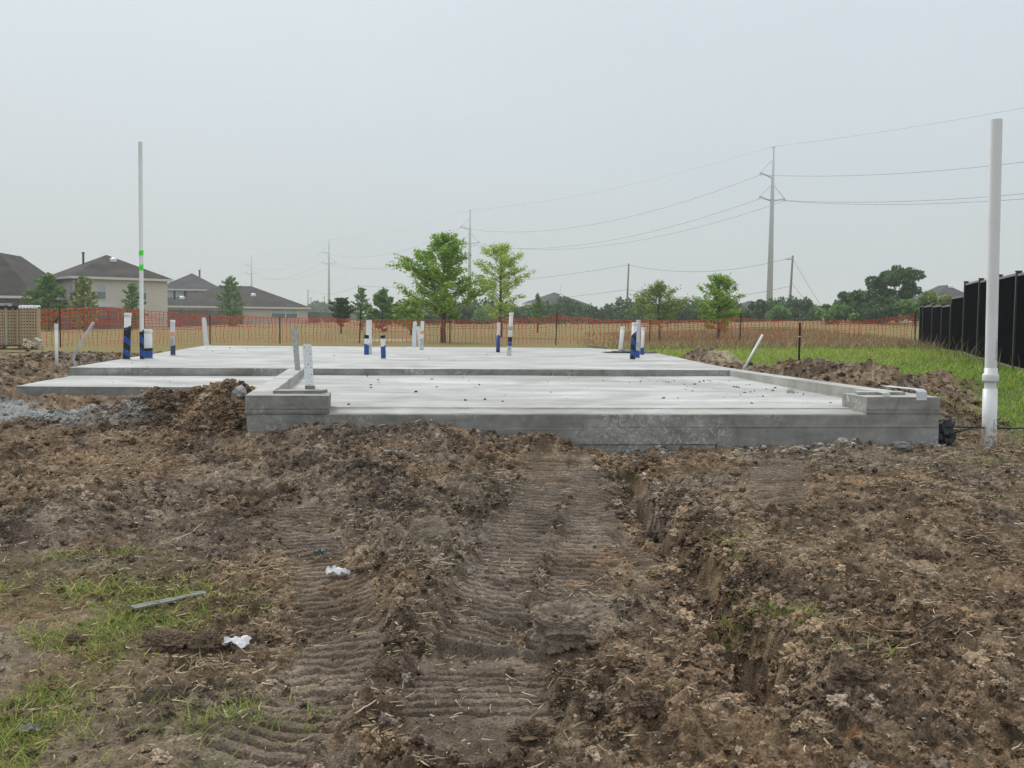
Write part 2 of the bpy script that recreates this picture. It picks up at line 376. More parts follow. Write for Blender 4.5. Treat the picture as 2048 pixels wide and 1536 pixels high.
def concrete(name, stops, streak=(1, 1, 1), scale=3.0, speck=None, bumpd=.002, spots=0.0, rough=.85):
    m = new_mat(name, rough, .25); nt = m.node_tree; v = coords(nt, streak); u = coords(nt)
    f = noise(nt, v, scale, 6, .62, .4)
    c = ramp(nt, f, stops)
    c = mix(nt, .55, c, ramp(nt, noise(nt, u, .8, 6, .65, 1.0), [(.36, (.58, .57, .54)), (.5, (.88, .88, .865)), (.62, (1.14, 1.14, 1.14))]), 'MULTIPLY')
    fine = noise(nt, u, 60, 3, .6)
    c = mix(nt, .3, c, ramp(nt, fine, [(.3, (.75, .75, .74)), (.7, (1.0, 1.0, 1.0))]), 'MULTIPLY')
    if spots:
        c = mix(nt, fmath(nt, 'MULTIPLY', stepr(nt, noise(nt, u, 9, 4, .7, .5), .66, .74), spots), c, (.16, .13, .10))
        c = mix(nt, fmath(nt, 'MULTIPLY', stepr(nt, noise(nt, u, 2.3, 5, .65, 1.0), .55, .75), spots), c, (.33, .305, .265))
    if speck:
        c = mix(nt, .8, c, ramp(nt, noise(nt, u, 5.5, 5, .7, .6), [(.3, (.66, .66, .64)), (.5, (1, 1, 1)), (.7, (1.28, 1.27, 1.25))]), 'MULTIPLY')
        pm = fmath(nt, 'MULTIPLY', stepr(nt, noise(nt, u, 1.5, 3, .5), .48, .62), stepr(nt, noise(nt, u, 24, 5, .75, .8), .51, .60))
        c = mix(nt, fmath(nt, 'MULTIPLY', pm, .62), c, speck)
    nt.links.new(c, bsdf(m).inputs['Base Color'])
    add_bump(m, fmath(nt, 'ADD', fine, noise(nt, u, 12, 4)), .5, bumpd)
    return m
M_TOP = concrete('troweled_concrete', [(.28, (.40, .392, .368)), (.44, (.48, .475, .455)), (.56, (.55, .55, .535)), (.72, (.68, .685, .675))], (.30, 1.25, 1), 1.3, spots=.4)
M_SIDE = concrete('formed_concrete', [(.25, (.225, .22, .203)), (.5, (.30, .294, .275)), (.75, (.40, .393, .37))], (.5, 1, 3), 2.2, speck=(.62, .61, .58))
M_LIP = concrete('weathered_concrete', [(.25, (.33, .315, .28)), (.5, (.43, .415, .385)), (.75, (.56, .55, .52))], (.6, 1, 2), 2.4, spots=.4)
M_RUB = M('broken_concrete', [(.3, (.24, .24, .23)), (.7, (.46, .46, .45))], 9, .9, .2, bump=.6, bscale=45, bdist=.01)
M_CLAY = M('grey_clay', [(.3, (.105, .10, .096)), (.7, (.26, .255, .25))], 9, .9, .2, bump=.7, bscale=45, bdist=.012)
M_PVC = M('white_plastic', [(.3, (.70, .70, .68)), (.5, (.78, .78, .77)), (.72, (.84, .84, .84))], 5, .38, .45, stretch=(1, 1, .4))
M_PVCG = M('grimy_plastic', [(.3, (.34, .34, .33)), (.5, (.55, .55, .54)), (.72, (.70, .70, .70))], 9, .5, .4, stretch=(1, 1, .6))
M_PINK = M('purple_primed_plastic', two((.74, .62, .60), .1), 5, .45, .4)
def tape_mat(name, blue, black, sx, thr):
    m = new_mat(name, .42, .4); nt = m.node_tree; v = coords(nt)
    wv = nt.nodes.new('ShaderNodeTexWave'); wv.wave_type = 'BANDS'; wv.bands_direction = 'DIAGONAL'
    wv.inputs['Scale'].default_value = sx; wv.inputs['Distortion'].default_value = 1.5; wv.inputs['Detail'].default_value = 1.0
    mp = [n for n in nt.nodes if n.type == 'MAPPING'][0]; mp.inputs['Scale'].default_value = (1, 0.4, 1.4)
    nt.links.new(v, wv.inputs['Vector'])
    c = mix(nt, stepr(nt, wv.outputs['Fac'], thr, thr + .08), black, blue)
    c = mix(nt, fmath(nt, 'MULTIPLY', stepr(nt, noise(nt, v, 30, 3), .62, .7), .5), c, (.3, .32, .36))
    nt.links.new(c, bsdf(m).inputs['Base Color']); add_bump(m, wv.outputs['Fac'], .4, .003); return m
M_TAPE = tape_mat('wrapped_tape', (.018, .065, .30), (.010, .011, .014), 2.2, .42)
M_BLUE = M('blue_tape', [(.3, (.016, .055, .24)), (.7, (.035, .10, .36))], 20, .45, .4, bump=.4, bscale=40)
M_BLK = M('black_tape', [(.3, (.008, .008, .010)), (.7, (.022, .022, .025))], 20, .5, .35, bump=.3, bscale=40)
M_DBLUE = M('worn_blue_tape', [(.3, (.02, .03, .05)), (.5, (.035, .06, .13)), (.72, (.16, .19, .24))], 30, .6, .3)
M_ORG = M('orange_marker_paint', two((.78, .36, .22), .15), 20, .6)
M_GRN = M('green_tape', two((.08, .78, .05), .06), 10, .5)
M_GALV = M('galvanised_steel', [(.3, (.56, .60, .63)), (.55, (.70, .74, .77)), (.75, (.84, .87, .89))], 14, .4, .5, .15)
M_STRAPW = M('bright_zinc_strap', [(.3, (.78, .80, .81)), (.7, (.88, .90, .91))], 10, .5, .4, 0)
M_STRAPG = M('dusty_strap', [(.3, (.26, .27, .27)), (.55, (.42, .43, .43)), (.75, (.55, .56, .56))], 22, .6, .4, .2)
M_DARK = M('dark_gap', two((.02, .02, .02)), 5, .9)
M_BLACKM = M('black_steel', [(.3, (.010, .010, .011)), (.7, (.028, .025, .023))], 12, .55, .35)
M_RUST = M('rusty_steel', [(.3, (.03, .02, .015)), (.7, (.10, .05, .03))], 20, .8, .3)
M_CONDUIT = M('grey_conduit', [(.3, (.30, .30, .30)), (.7, (.52, .52, .51))], 8, .5, .4)
M_WOOD = M('weathered_wood', [(.3, (.20, .165, .125)), (.6, (.34, .285, .22)), (.8, (.46, .40, .32))], 3, .85, .2, stretch=(1, 12, 12), bump=.4, bscale=8, bdist=.004)
M_PLANK = M('grey_plank', [(.3, (.13, .128, .118)), (.55, (.24, .24, .228)), (.8, (.34, .345, .33))], 3, .85, .2, stretch=(1.2, 14, 14), bump=.5, bscale=8, bdist=.004)
M_PAPER = M('white_paper', [(.3, (.66, .66, .67)), (.7, (.86, .86, .87))], 6, .7, .2)
M_NET = island_mat('orange_netting', [(0, (.44, .075, .05)), (.5, (.54, .105, .065)), (1, (.64, .17, .10))], .3, .6)
M_BRICK = M('buff_brick', [(.3, (.40, .29, .18)), (.5, (.52, .39, .255)), (.75, (.62, .49, .345))], 7, .9, .2, bump=.4, bscale=70)
M_BRICKL = M('pale_brick', [(.3, (.52, .43, .32)), (.7, (.68, .60, .48))], 7, .9, .2)
M_WRAP = M('white_plastic_wrap', two((.78, .79, .80), .08), 8, .35, .5)
M_STRAPGR = M('green_packing_strap', two((.42, .58, .45), .08), 8, .5)
M_ROOF = M('asphalt_shingles', [(.25, (.050, .045, .042)), (.5, (.078, .069, .063)), (.75, (.112, .100, .092))], .5, .95, .15, stretch=(1, 1, 3), bump=.2, bscale=4)
M_ROOF2 = M('grey_shingles', [(.25, (.075, .073, .075)), (.75, (.125, .120, .122))], .5, .95, .15, stretch=(1, 1, 3))
M_BUFF = M('tan_siding', [(.3, (.58, .525, .46)), (.7, (.66, .60, .53))], .8, .85, .2, stretch=(1, 1, 8))
M_BUFF2 = M('pink_tan_brick_wall', [(.3, (.36, .305, .265)), (.7, (.46, .39, .34))], 1.2, .9, .2)
M_GREYW = M('dark_brick_wall', [(.3, (.12, .105, .10)), (.7, (.22, .195, .18))], 2.5, .9, .2)
M_CREAM = M('cream_siding', [(.3, (.52, .475, .41)), (.7, (.60, .55, .48))], .8, .85, .2, stretch=(1, 1, 8))
M_TRIM = M('white_trim', two((.66, .64, .61), .05), 2, .7)
M_GLASS = M('window_glass', [(.3, (.10, .13, .14)), (.7, (.19, .23, .24))], .8, .12, .6)
M_BLIND = M('window_blinds', two((.42, .47, .47), .08), 1, .5)
M_SHUT = M('dark_shutter', two((.07, .065, .07)), 2, .7)
M_FENCEW = M('weathered_fence_boards', [(.25, (.085, .072, .063)), (.5, (.135, .118, .104)), (.75, (.19, .168, .15))], 4.5, .95, .1, stretch=(1, 1, .05), detail=3)
M_FBLK = M('black_fence_panel', [(.3, (.005, .0055, .007)), (.7, (.011, .012, .016))], 3, .9, .0)
M_FRAIL = M('grey_fence_rail', two((.19, .195, .205), .1), 3, .45, .5)
M_FPOST = M('dark_bronze_post', two((.030, .026, .026), .15), 3, .45, .4)
M_PYL = M('galvanised_pylon', [(.3, (.50, .55, .58)), (.7, (.60, .64, .67))], .5, .6, .4, .2)
M_POLE = M('utility_pole_wood', [(.3, (.17, .145, .12)), (.7, (.30, .265, .225))], 2, .9, .2, stretch=(6, 6, .3))
M_WIRE = M('conductor_wire', two((.22, .23, .24), .1), .2, .6)
M_BARK = M('tree_bark', [(.3, (.045, .036, .028)), (.7, (.10, .085, .068))], 8, .9, .2, stretch=(1, 1, .3))
L_BRIGHT = island_mat('bright_cypress_leaves', [(0, (0.143, 0.265, 0.041)), (.4, (0.242, 0.416, 0.055)), (.75, (0.355, 0.541, 0.074)), (1, (0.483, 0.605, 0.127))], .3)
L_YELL = island_mat('yellow_green_leaves', [(0, (0.253, 0.381, 0.065)), (.5, (0.444, 0.608, 0.111)), (1, (0.650, 0.765, 0.203))], .3)
L_MID = island_mat('mid_green_leaves', [(0, (0.097, 0.200, 0.057)), (.5, (0.165, 0.305, 0.081)), (1, (0.262, 0.398, 0.127))], .25)
L_OLIVE = island_mat('olive_leaves', [(0, (0.160, 0.245, 0.061)), (.5, (0.256, 0.353, 0.090)), (1, (0.383, 0.460, 0.140))], .25)
L_DARK = island_mat('dark_oak_leaves', [(0, (0.055, 0.109, 0.047)), (.5, (0.088, 0.163, 0.062)), (1, (0.144, 0.226, 0.092))], .2)
G_GREEN = island_mat('green_grass_blades', [(0, (0.154, 0.274, 0.032)), (.45, (0.246, 0.400, 0.043)), (.75, (0.349, 0.464, 0.066)), (1, (0.511, 0.505, 0.147))], .3)
G_LUSH = island_mat('lush_weed_blades', [(0, (0.149, 0.218, 0.031)), (.5, (0.251, 0.344, 0.050)), (.85, (0.389, 0.435, 0.086)), (1, (0.685, 0.471, 0.174))], .3)
G_DRY = island_mat('dry_grass_blades', [(0, (0.208, 0.150, 0.072)), (.4, (0.312, 0.227, 0.117)), (.75, (0.260, 0.215, 0.078)), (1, (0.442, 0.351, 0.208))], .2)
G_STRAW = island_mat('straw', [(0, (0.125, 0.094, 0.056)), (.35, (0.250, 0.188, 0.112)), (.7, (0.388, 0.300, 0.181)), (1, (0.625, 0.525, 0.350))], .1)
G_SEED = island_mat('seed_stalks', [(0, (0.144, 0.132, 0.054)), (.6, (0.240, 0.198, 0.102)), (1, (0.324, 0.252, 0.156))], .2)

# ------------------------------------------------------------------ mesh builder
class MB:
    def __init__(s): s.v = []; s.f = []; s.m = []
    def add(s, vs, fs, mi=0):
        o = len(s.v); s.v += [tuple(p) for p in vs]; s.f += [tuple(i + o for i in f) for f in fs]; s.m += [mi] * len(fs); return s
    def box(s, lo, hi, M4=None, mi=0):
        x0, y0, z0 = lo; x1, y1, z1 = hi
        vs = [Vector(p) for p in ((x0, y0, z0), (x1, y0, z0), (x1, y1, z0), (x0, y1, z0), (x0, y0, z1), (x1, y0, z1), (x1, y1, z1), (x0, y1, z1))]
        if M4 is not None: vs = [M4 @ p for p in vs]
        return s.add(vs, [(0, 3, 2, 1), (4, 5, 6, 7), (0, 1, 5, 4), (1, 2, 6, 5), (2, 3, 7, 6), (3, 0, 4, 7)], mi)
    def tube(s, path, radii, n=10, caps=True, mi=0):
        path = [Vector(p) for p in path]
        if isinstance(radii, (int, float)): radii = [radii] * len(path)
        o = len(s.v); K = len(path)
        d0 = (path[1] - path[0]).normalized(); x = d0.orthogonal().normalized()
        if abs(d0.z) > .9: x = Vector((1, 0, 0)); x = (x - d0 * x.dot(d0)).normalized()
        for i, p in enumerate(path):
            d = ((path[min(i + 1, K - 1)] - path[max(i - 1, 0)])).normalized()
            x = (x - d * x.dot(d)).normalized(); y = d.cross(x)
            for k in range(n):
                a = 2 * math.pi * k / n; q = p + (x * math.cos(a) + y * math.sin(a)) * radii[i]; s.v.append((q.x, q.y, q.z))
        for i in range(K - 1):
            for k in range(n):
                s.f.append((o + i * n + k, o + i * n + (k + 1) % n, o + (i + 1) * n + (k + 1) % n, o + (i + 1) * n + k)); s.m.append(mi)
        if caps:
            s.f.append(tuple(o + k for k in reversed(range(n)))); s.m.append(mi)
            s.f.append(tuple(o + (K - 1) * n + k for k in range(n))); s.m.append(mi)
        return s
    def prism(s, poly, z0, z1, mi=0):
        n = len(poly); o = len(s.v)
        s.v += [(p[0], p[1], z0) for p in poly] + [(p[0], p[1], z1) for p in poly]
        s.f.append(tuple(o + i for i in reversed(range(n)))); s.f.append(tuple(o + n + i for i in range(n))); s.m += [mi, mi]
        for i in range(n):
            j = (i + 1) % n; s.f.append((o + i, o + j, o + n + j, o + n + i)); s.m.append(mi)
        return s
    def build(s, name, mats, parent=None, smooth=False, bevel=0):
        me = bpy.data.meshes.new(name); me.from_pydata(s.v, [], s.f); 
        mats = mats if isinstance(mats, (list, tuple)) else [mats]
        for m in mats: me.materials.append(m)
        if len(mats) > 1: me.polygons.foreach_set('material_index', s.m)
        if smooth: me.polygons.foreach_set('use_smooth', [True] * len(me.polygons))
        me.update()
        o = bpy.data.objects.new(name, me); COL.objects.link(o)
        if bevel:
            bmo = bmesh.new(); bmo.from_mesh(me)
            bmesh.ops.bevel(bmo, geom=[e for e in bmo.edges if e.calc_face_angle(0) > .5], offset=bevel, segments=2, affect='EDGES', profile=.6)
            bmo.to_mesh(me); bmo.free()
        if parent: o.parent = parent
        return o
def np_mesh(name, V, F, mat, parent=None, smooth=False):
    me = bpy.data.meshes.new(name); nv, nf, k = len(V), len(F), F.shape[1]
    me.vertices.add(nv); me.vertices.foreach_set('co', np.ascontiguousarray(V, np.float32).ravel())
    me.loops.add(nf * k); me.loops.foreach_set('vertex_index', np.ascontiguousarray(F, np.int32).ravel())
    me.polygons.add(nf); me.polygons.foreach_set('loop_start', np.arange(0, nf * k, k, dtype=np.int32))
    try: me.polygons.foreach_set('loop_total', np.full(nf, k, np.int32))
    except Exception: pass
    if smooth: me.polygons.foreach_set('use_smooth', np.ones(nf, bool))
    me.materials.append(mat); me.update(calc_edges=True)
    o = bpy.data.objects.new(name, me); COL.objects.link(o)
    if parent: o.parent = parent
    return o
def tag(o, label=None, cat=None, group=None, kind=None):
    if label: o['label'] = label
    if cat: o['category'] = cat
    if group: o['group'] = group
    if kind: o['kind'] = kind
    return o
def thing(name, label, cat, loc=(0, 0, 0), rz=0, group=None):
    o = bpy.data.objects.new(name, None); o.empty_display_size = .1; COL.objects.link(o)
    o.location = loc; o.rotation_euler = (0, 0, rz); return tag(o, label, cat, group)

#@@PART2
# ------------------------------------------------------------------ ground sheet
def make_ground():
    rows = [-600, -200, -60, -20, -6, 0, 1.2]
    y = 2.0
    while y < 10.2: rows.append(y); y *= 1.0017
    while y < 26: rows.append(y); y *= 1.0085
    while y < 90: rows.append(y); y *= 1.03
    while y < 2600: rows.append(y); y *= 1.1
    ys = np.array(rows)
    s = np.linspace(-1, 1, 931)
    xo = np.array([1.15, 1.5, 2.2, 4, 9, 30])
    s = np.concatenate([-xo[::-1], s, xo])
    hw = .60 * np.maximum(ys, 0) + 1.7
    X = s[None, :] * hw[:, None]; Y = np.repeat(ys[:, None], len(s), 1)
    # stagger so that no grid lines show
    inner = (np.abs(s) < .999)[None, :] & ((ys > 2.1) & (ys < 30))[:, None]
    jx = (rng.random(X.shape) - .5) * (hw[:, None] * 2 / 930) * .3
    X = X + np.where(inner, jx, 0)
    Z, mk = height(X, Y)
    GRID.update(ys=ys, s=s, Z=Z, n0=0)
    ny, nx = X.shape
    V = np.stack([X, Y, Z], -1).reshape(-1, 3)
    i = np.arange(ny * nx).reshape(ny, nx)
    F = np.stack([i[:-1, :-1], i[:-1, 1:], i[1:, 1:], i[1:, :-1]], -1).reshape(-1, 4)
    o = np_mesh('ground', V, F, MS, smooth=True); tag(o, kind='structure')
    me = o.data
    c = soil_colour(X.astype(np.float32), Y.astype(np.float32), mk).reshape(-1, 3)
    at = me.color_attributes.new('earth', 'FLOAT_COLOR', 'POINT'); d = np.ones((len(V), 4), np.float32); d[:, :3] = np.clip(c, .01, .9); at.data.foreach_set('color', d.ravel())
    at = me.attributes.new('field', 'FLOAT', 'POINT'); at.data.foreach_set('value', np.clip(mk['ol'] * (1 - mk['sand']), 0, 1).astype(np.float32).ravel())
make_ground()

# ------------------------------------------------------------------ the concrete foundation
FND = thing('concrete_foundation', 'freshly poured pale concrete house foundation with recessed garage floor facing the camera', 'foundation', W(0, 0, ZS), TH)
ZB = .12 - ZS       # local bottom
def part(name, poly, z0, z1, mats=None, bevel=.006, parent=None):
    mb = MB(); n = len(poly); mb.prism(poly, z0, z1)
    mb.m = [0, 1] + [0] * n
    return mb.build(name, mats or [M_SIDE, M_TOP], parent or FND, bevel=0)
# house slab (irregular long edges so that the rim is not ruler straight)
def wob_edge(p, q, n, amp, seed):
    r = np.random.default_rng(seed); out = []
    for i in range(n):
        t = i / n; d = Vector((q[0] - p[0], q[1] - p[1])).normalized()
        k = (r.random() - .5) * 2 * amp if i else 0
        out.append((p[0] + (q[0] - p[0]) * t - d.y * k, p[1] + (q[1] - p[1]) * t + d.x * k))
    return out
hp = [(-2.85, 4.88), (6.45, 4.82), (6.5, 6.2), (7.35, 12.5), (7.2, 14.6), (6.6, 16.1), (-2.85, 16.1)]
poly = []
for k in range(len(hp)): poly += wob_edge(hp[k], hp[(k + 1) % len(hp)], 14 if k in (0, 5, 6) else 8, .006 if k in (0, 6) else .02, 40 + k)
part('house_slab', poly, -.55, 0)
part('porch_slab', wob_edge((-2.80, 2.72), (-.02, 2.5), 12, .006, 60) + wob_edge((-.02, 2.5), (-.02, 4.85), 3, .0, 61) + wob_edge((-.02, 4.85), (-2.80, 4.85), 3, 0, 62) + wob_edge((-2.80, 4.85), (-2.80, 2.72), 10, .03, 63), -.5, -.105)
mb = MB(); mb.box((-2.76, 2.78, -.6), (-.05, 3.2, -.25)); mb.build('porch_footing', M_SIDE, FND)
# garage floor sloping to the door
gx0, gx1 = .19, 6.22
fz0, fz1 = -.135, -.088     # front, back
mb = MB()
nx_, ny_ = 30, 24
fb = lambda a: float(front_b(a))
vs, fs = [], []
for j in range(ny_ + 1):
    for i in range(nx_ + 1):
        a = gx0 + (gx1 - gx0) * i / nx_; t = j / ny_; b0 = fb(a) + .30; b = b0 + (4.84 - b0) * t
        vs.append((a, b, fz0 + (fz1 - fz0) * t + .004 * math.sin(a * 1.7) * math.sin(t * 5)))
for j in range(ny_):
    for i in range(nx_): k = j * (nx_ + 1) + i; fs.append((k, k + 1, k + nx_ + 2, k + nx_ + 1))
mb.add(vs, fs); mb.build('garage_floor', M_TOP, FND, smooth=True)
# door sill: a small step down and a rolled lip
mb = MB(); vs = []; fs = []
prof = [(.31, fz0 - .06), (.31, fz0 + .0), (.300, fz0 - .003), (.285, fz0 - .014), (.26, fz0 - .019), (.12, fz0 - .021), (.04, fz0 - .023), (.014, fz0 - .027), (.004, fz0 - .034), (.004, fz0 - .05)]
NS = 60; a0s, a1s = .70, 5.73
for i in range(NS + 1):
    a = a0s + (a1s - a0s) * i / NS; j = .004 * math.sin(a * 7.3) + .003 * math.sin(a * 17)
    for q, (bb, zz) in enumerate(prof): vs.append((a, fb(a) + bb + (j if 2 <= q <= 4 else j * .5), zz + j * .4))
n = len(prof)
for i in range(NS):
    for k in range(n - 1): fs.append((i * n + k, i * n + k + 1, (i + 1) * n + k + 1, (i + 1) * n + k))
mb.add(vs, [f[::-1] for f in fs]); mb.build('door_sill', M_LIP, FND, smooth=True)
# front grade beam: three board-formed lifts, each a few millimetres out of line
def lift(name, a0, a1, z0, z1, out, seed, mat=None):
    mb = MB(); r = np.random.default_rng(seed); N = max(6, int((a1 - a0) * 9)); vs = []; fs = []
    for i in range(N + 1):
        a = a0 + (a1 - a0) * i / N; e = (r.random() - .5) * .004
        f = fb(a) - out
        for bb, zz in ((f + .006, z1 + e), (f - .001, z1 - .005 + e), (f + e * .5, (z0 + z1) / 2), (f, z0), (f + .3, z0), (f + .3, z1 + e)): vs.append((a, bb, zz))
    for i in range(N):
        for k in range(6): fs.append((i * 6 + k, i * 6 + (k + 1) % 6, (i + 1) * 6 + (k + 1) % 6, (i + 1) * 6 + k))
    fs.append(tuple(range(6))[::-1]); fs.append(tuple(N * 6 + k for k in range(6)))
    mb.add(vs, [f for f in fs]); return mb.build(name, mat or M_SIDE, FND)
SE = -.295   # seam under the top lift
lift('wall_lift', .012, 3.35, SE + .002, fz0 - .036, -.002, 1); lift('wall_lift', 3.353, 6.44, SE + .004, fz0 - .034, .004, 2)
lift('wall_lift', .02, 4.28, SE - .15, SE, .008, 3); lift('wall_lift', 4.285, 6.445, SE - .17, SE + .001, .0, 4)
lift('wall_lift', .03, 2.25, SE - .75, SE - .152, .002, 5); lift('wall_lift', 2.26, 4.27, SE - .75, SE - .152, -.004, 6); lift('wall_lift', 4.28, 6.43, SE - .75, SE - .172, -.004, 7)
# end blocks either side of the door
def block(a0, a1, b1, seed):
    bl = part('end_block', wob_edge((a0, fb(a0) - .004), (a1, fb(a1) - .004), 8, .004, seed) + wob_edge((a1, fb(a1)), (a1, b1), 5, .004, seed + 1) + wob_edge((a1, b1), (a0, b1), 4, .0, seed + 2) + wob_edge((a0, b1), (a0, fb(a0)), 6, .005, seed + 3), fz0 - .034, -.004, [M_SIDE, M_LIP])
    return bl
bl = block(0, .73, .42, 70)
br = block(5.72, 6.45, .30, 74)
for (B, aa0, aa1, b0, s) in ((bl, .22, .70, .22, 80), (br, 5.76, 6.30, .06, 84)):
    mb = MB(); mb.prism(wob_edge((aa0, b0), (aa1, b0), 10, .012, s) + wob_edge((aa1, b0 + .18), (aa0, b0 + .18), 8, .02, s + 1), -.003, .024); mb.m = [0, 1] + [0] * 40; mb.m = mb.m[:len(mb.f)]; mb.build('raised_ledge', [M_SIDE, M_LIP], B)
# horizontal board mark proud of the blocks
for (B, a0, a1, s) in ((bl, .0, .72, 90), (br, 5.73, 6.45, 91)):
    for zz, hh in ((-.115, .005), (-.145, .010)):
        mb = MB(); mb.prism([(a0 - .003, fb(a0) - .010), (a1, fb(a1) - .010), (a1, fb(a1) + .05), (a0 - .003, fb(a0) + .05)], zz - hh, zz); mb.build('board_mark', M_SIDE, B)
# curbs
def curb(a0, a1, b0, b1, seed):
    pl = wob_edge((a0, b0), (a1, b0), 2, 0, seed) + wob_edge((a1, b0), (a1, b1), 14, .008, seed + 1) + [(a1, b1)] + wob_edge((a0, b1), (a0, b0), 14, .008, seed + 2)
    mb = MB(); mb.prism(pl, -.60, -.002); mb.m = [0, 1] + [0] * len(pl); return mb.build('curb', [M_LIP, M_TOP], FND)
curb(.0, .20, .425, 4.83, 100); curb(6.21, 6.44, .305, 4.80, 104)

# ------------------------------------------------------------------ pipes and stubs standing on the slab
def frame_at(px, py, z):
    p = on_z(px, py, z); return p, p.y / (FPX)     # point and metres per pixel there
def stub(label, px, base, top, wpx, segs=(), cap=None, mat=None, lean=0.0, z=ZS, name='pipe_stub', group='plumbing pipe stubs rising from the slab', open_top=False, sub=''):
    """segs: list of (part name, y0, y1, material, extra radius) in photo rows, base and top are rows too"""
    p, mpp = frame_at(px, base, z); H = (base - top) * mpp; r = wpx * mpp / 2
    t = thing(name, label, 'pipe', (p.x, p.y, z), 0, group)
    lx = lean * mpp
    def at(row): k = (base - row) / max(base - top, 1); return Vector((lx * k, 0, (base - row) * mpp))
    mb = MB(); th = min(.006, r * .25)
    if open_top or cap is None:
        mb.tube([Vector((0, 0, -.02)), at((base + top) / 2), at(top)], r, 16, False); mb.tube([at(top) - Vector((0, 0, .12)), at(top) - Vector((0, 0, .002))], r - th, 16, True)
    else: mb.tube([Vector((0, 0, -.02)), at(top)], r, 16)
    mb.build('pipe', mat or M_PVC, t, smooth=False)
    for f in t.children[-1].data.polygons: f.use_smooth = len(f.vertices) == 4
    if cap:
        mb = MB(); cm, chpx = cap; tp = at(top); lo = at(top + chpx)
        mb.tube([lo, lo + Vector((0, 0, .003)), tp + Vector((0, 0, .004)), tp + Vector((0, 0, .009))], [r * 1.05, r * 1.13, r * 1.13, r * 1.03], 16)
        o = mb.build('cap', cm, t)
        for f in o.data.polygons: f.use_smooth = len(f.vertices) == 4
    rr = random.Random(px)
    for (nm, y0, y1, m_, ex) in segs:
        mb = MB(); K = 6; a, b = at(y1), at(y0)
        path = [a + (b - a) * (i / K) for i in range(K + 1)]
        mb.tube(path, [r * (1.035 + ex) + rr.uniform(0, .0018) for _ in path], 18)
        # ragged top edge
        o = mb.build(nm, m_, t); vtx = o.data.vertices
        amp = (b - a).length * .10
        for k in range(18): vtx[K * 18 + k].co.z += amp * math.sin(2 * math.pi * k / 18 + px)
        for f in o.data.polygons: f.use_smooth = len(f.vertices) == 4
    # mortar ring where it leaves the slab
    mb = MB(); mb.tube([(0, 0, .001), (0, 0, .012)], [r * 1.45, r * 1.05], 14); mb.build('mortar_ring', M_RUB, t)
    return t
stub('thick white pipe stub wrapped in blue and black tape, leftmost on the slab', 253, 719, 627, 13, [('tape', 657, 719, M_TAPE, .02), ('tape', 655, 672, M_BLK, .035)], (M_PVC, 6), lean=4)
t = stub('very tall thin white pipe with two neon green bands', 284, 719, 289, 8, [('tape', 663, 719, M_TAPE, .04), ('tape', 663, 671, M_BLK, .07), ('green_band', 502, 512, M_GRN, .0), ('green_band', 530, 542, M_GRN, .0)], None, lean=2, name='vent_pipe', group=None)
stub('short fat white capped pipe stub with blue base beside the tall thin pipe', 296, 717, 660, 17, [('tape', 696, 702, M_BLK, .03), ('tape', 701, 717, M_BLUE, .015)], (M_PVC, 6))
stub('slim grey-white pipe stub with an orange mark and dark blue foot', 346, 711, 641, 9, [('orange_mark', 664, 672, M_ORG, -.005), ('tape', 690, 711, M_DBLUE, .02)], (M_PVC, 5), M_PVCG)
stub('white capless pipe stub standing behind a black-topped stub', 738, 708, 640, 11, [('tape', 688, 707, M_PVCG, .0)], None)
stub('black-topped stub with blue wrap in front of a taller white pipe', 733, 710, 670, 9, [('cap_tape', 670, 677, M_BLK, .03), ('tape', 689, 710, M_BLUE, .04)], None)
stub('free-standing black-topped white stub with blue wrap', 767, 718, 670, 9, [('cap_tape', 670, 677, M_BLK, .03), ('tape', 691, 716, M_BLUE, .04)], None, lean=-1.5)
stub('slim white stub with orange mark beside two flat straps', 843, 700, 642, 7, [('orange_mark', 661, 668, M_ORG, 0), ('grime', 676, 700, M_PVCG, .02)], None, lean=2)
stub('short pinkish white stub with long blue wrap at mid slab', 996, 705, 645, 7, [('tape', 673, 705, M_TAPE, .05), ('tape', 674, 690, M_BLUE, .06)], None, M_PINK, lean=1)
stub('taller white pipe with black and blue tape and flaking grey base at mid slab', 1018, 711, 627, 8, [('label_band', 652, 660, M_STRAPG, .02), ('tape', 673, 684, M_BLK, .03), ('tape', 684, 692, M_BLUE, .03), ('grime', 692, 711, M_PVCG, .05)], (M_PVC, 4), M_PINK, lean=4)
stub('plain white pipe stub leaning right near the back right corner', 1240, 703, 654, 8, [], (M_PVC, 4), lean=5)
stub('white pipe stub wrapped in blue and black tape at the right of the slab', 1265, 719, 646, 10, [('tape', 668, 719, M_TAPE, .05)], (M_PVC, 5), lean=3)
stub('tallest grey-white pipe in the right-hand cluster with blue foot', 1274, 716, 640, 9, [('tape', 701, 716, M_BLUE, .10)], None, M_PVCG, lean=2)
stub('small white stub with short blue foot at the right of the cluster', 1284, 710, 656, 7, [('tape', 696, 710, M_BLUE, .06)], (M_PVC, 4), lean=1.5)

# tall PVC clean-out in front of the right corner
p = G(1978, 889); pz = p.z - .01
t = thing('cleanout_pipe', 'tall thick white plastic pipe with a collar standing in the soil at right', 'pipe', (p.x, p.y, pz))
mpp = p.y / FPX; B0 = 889
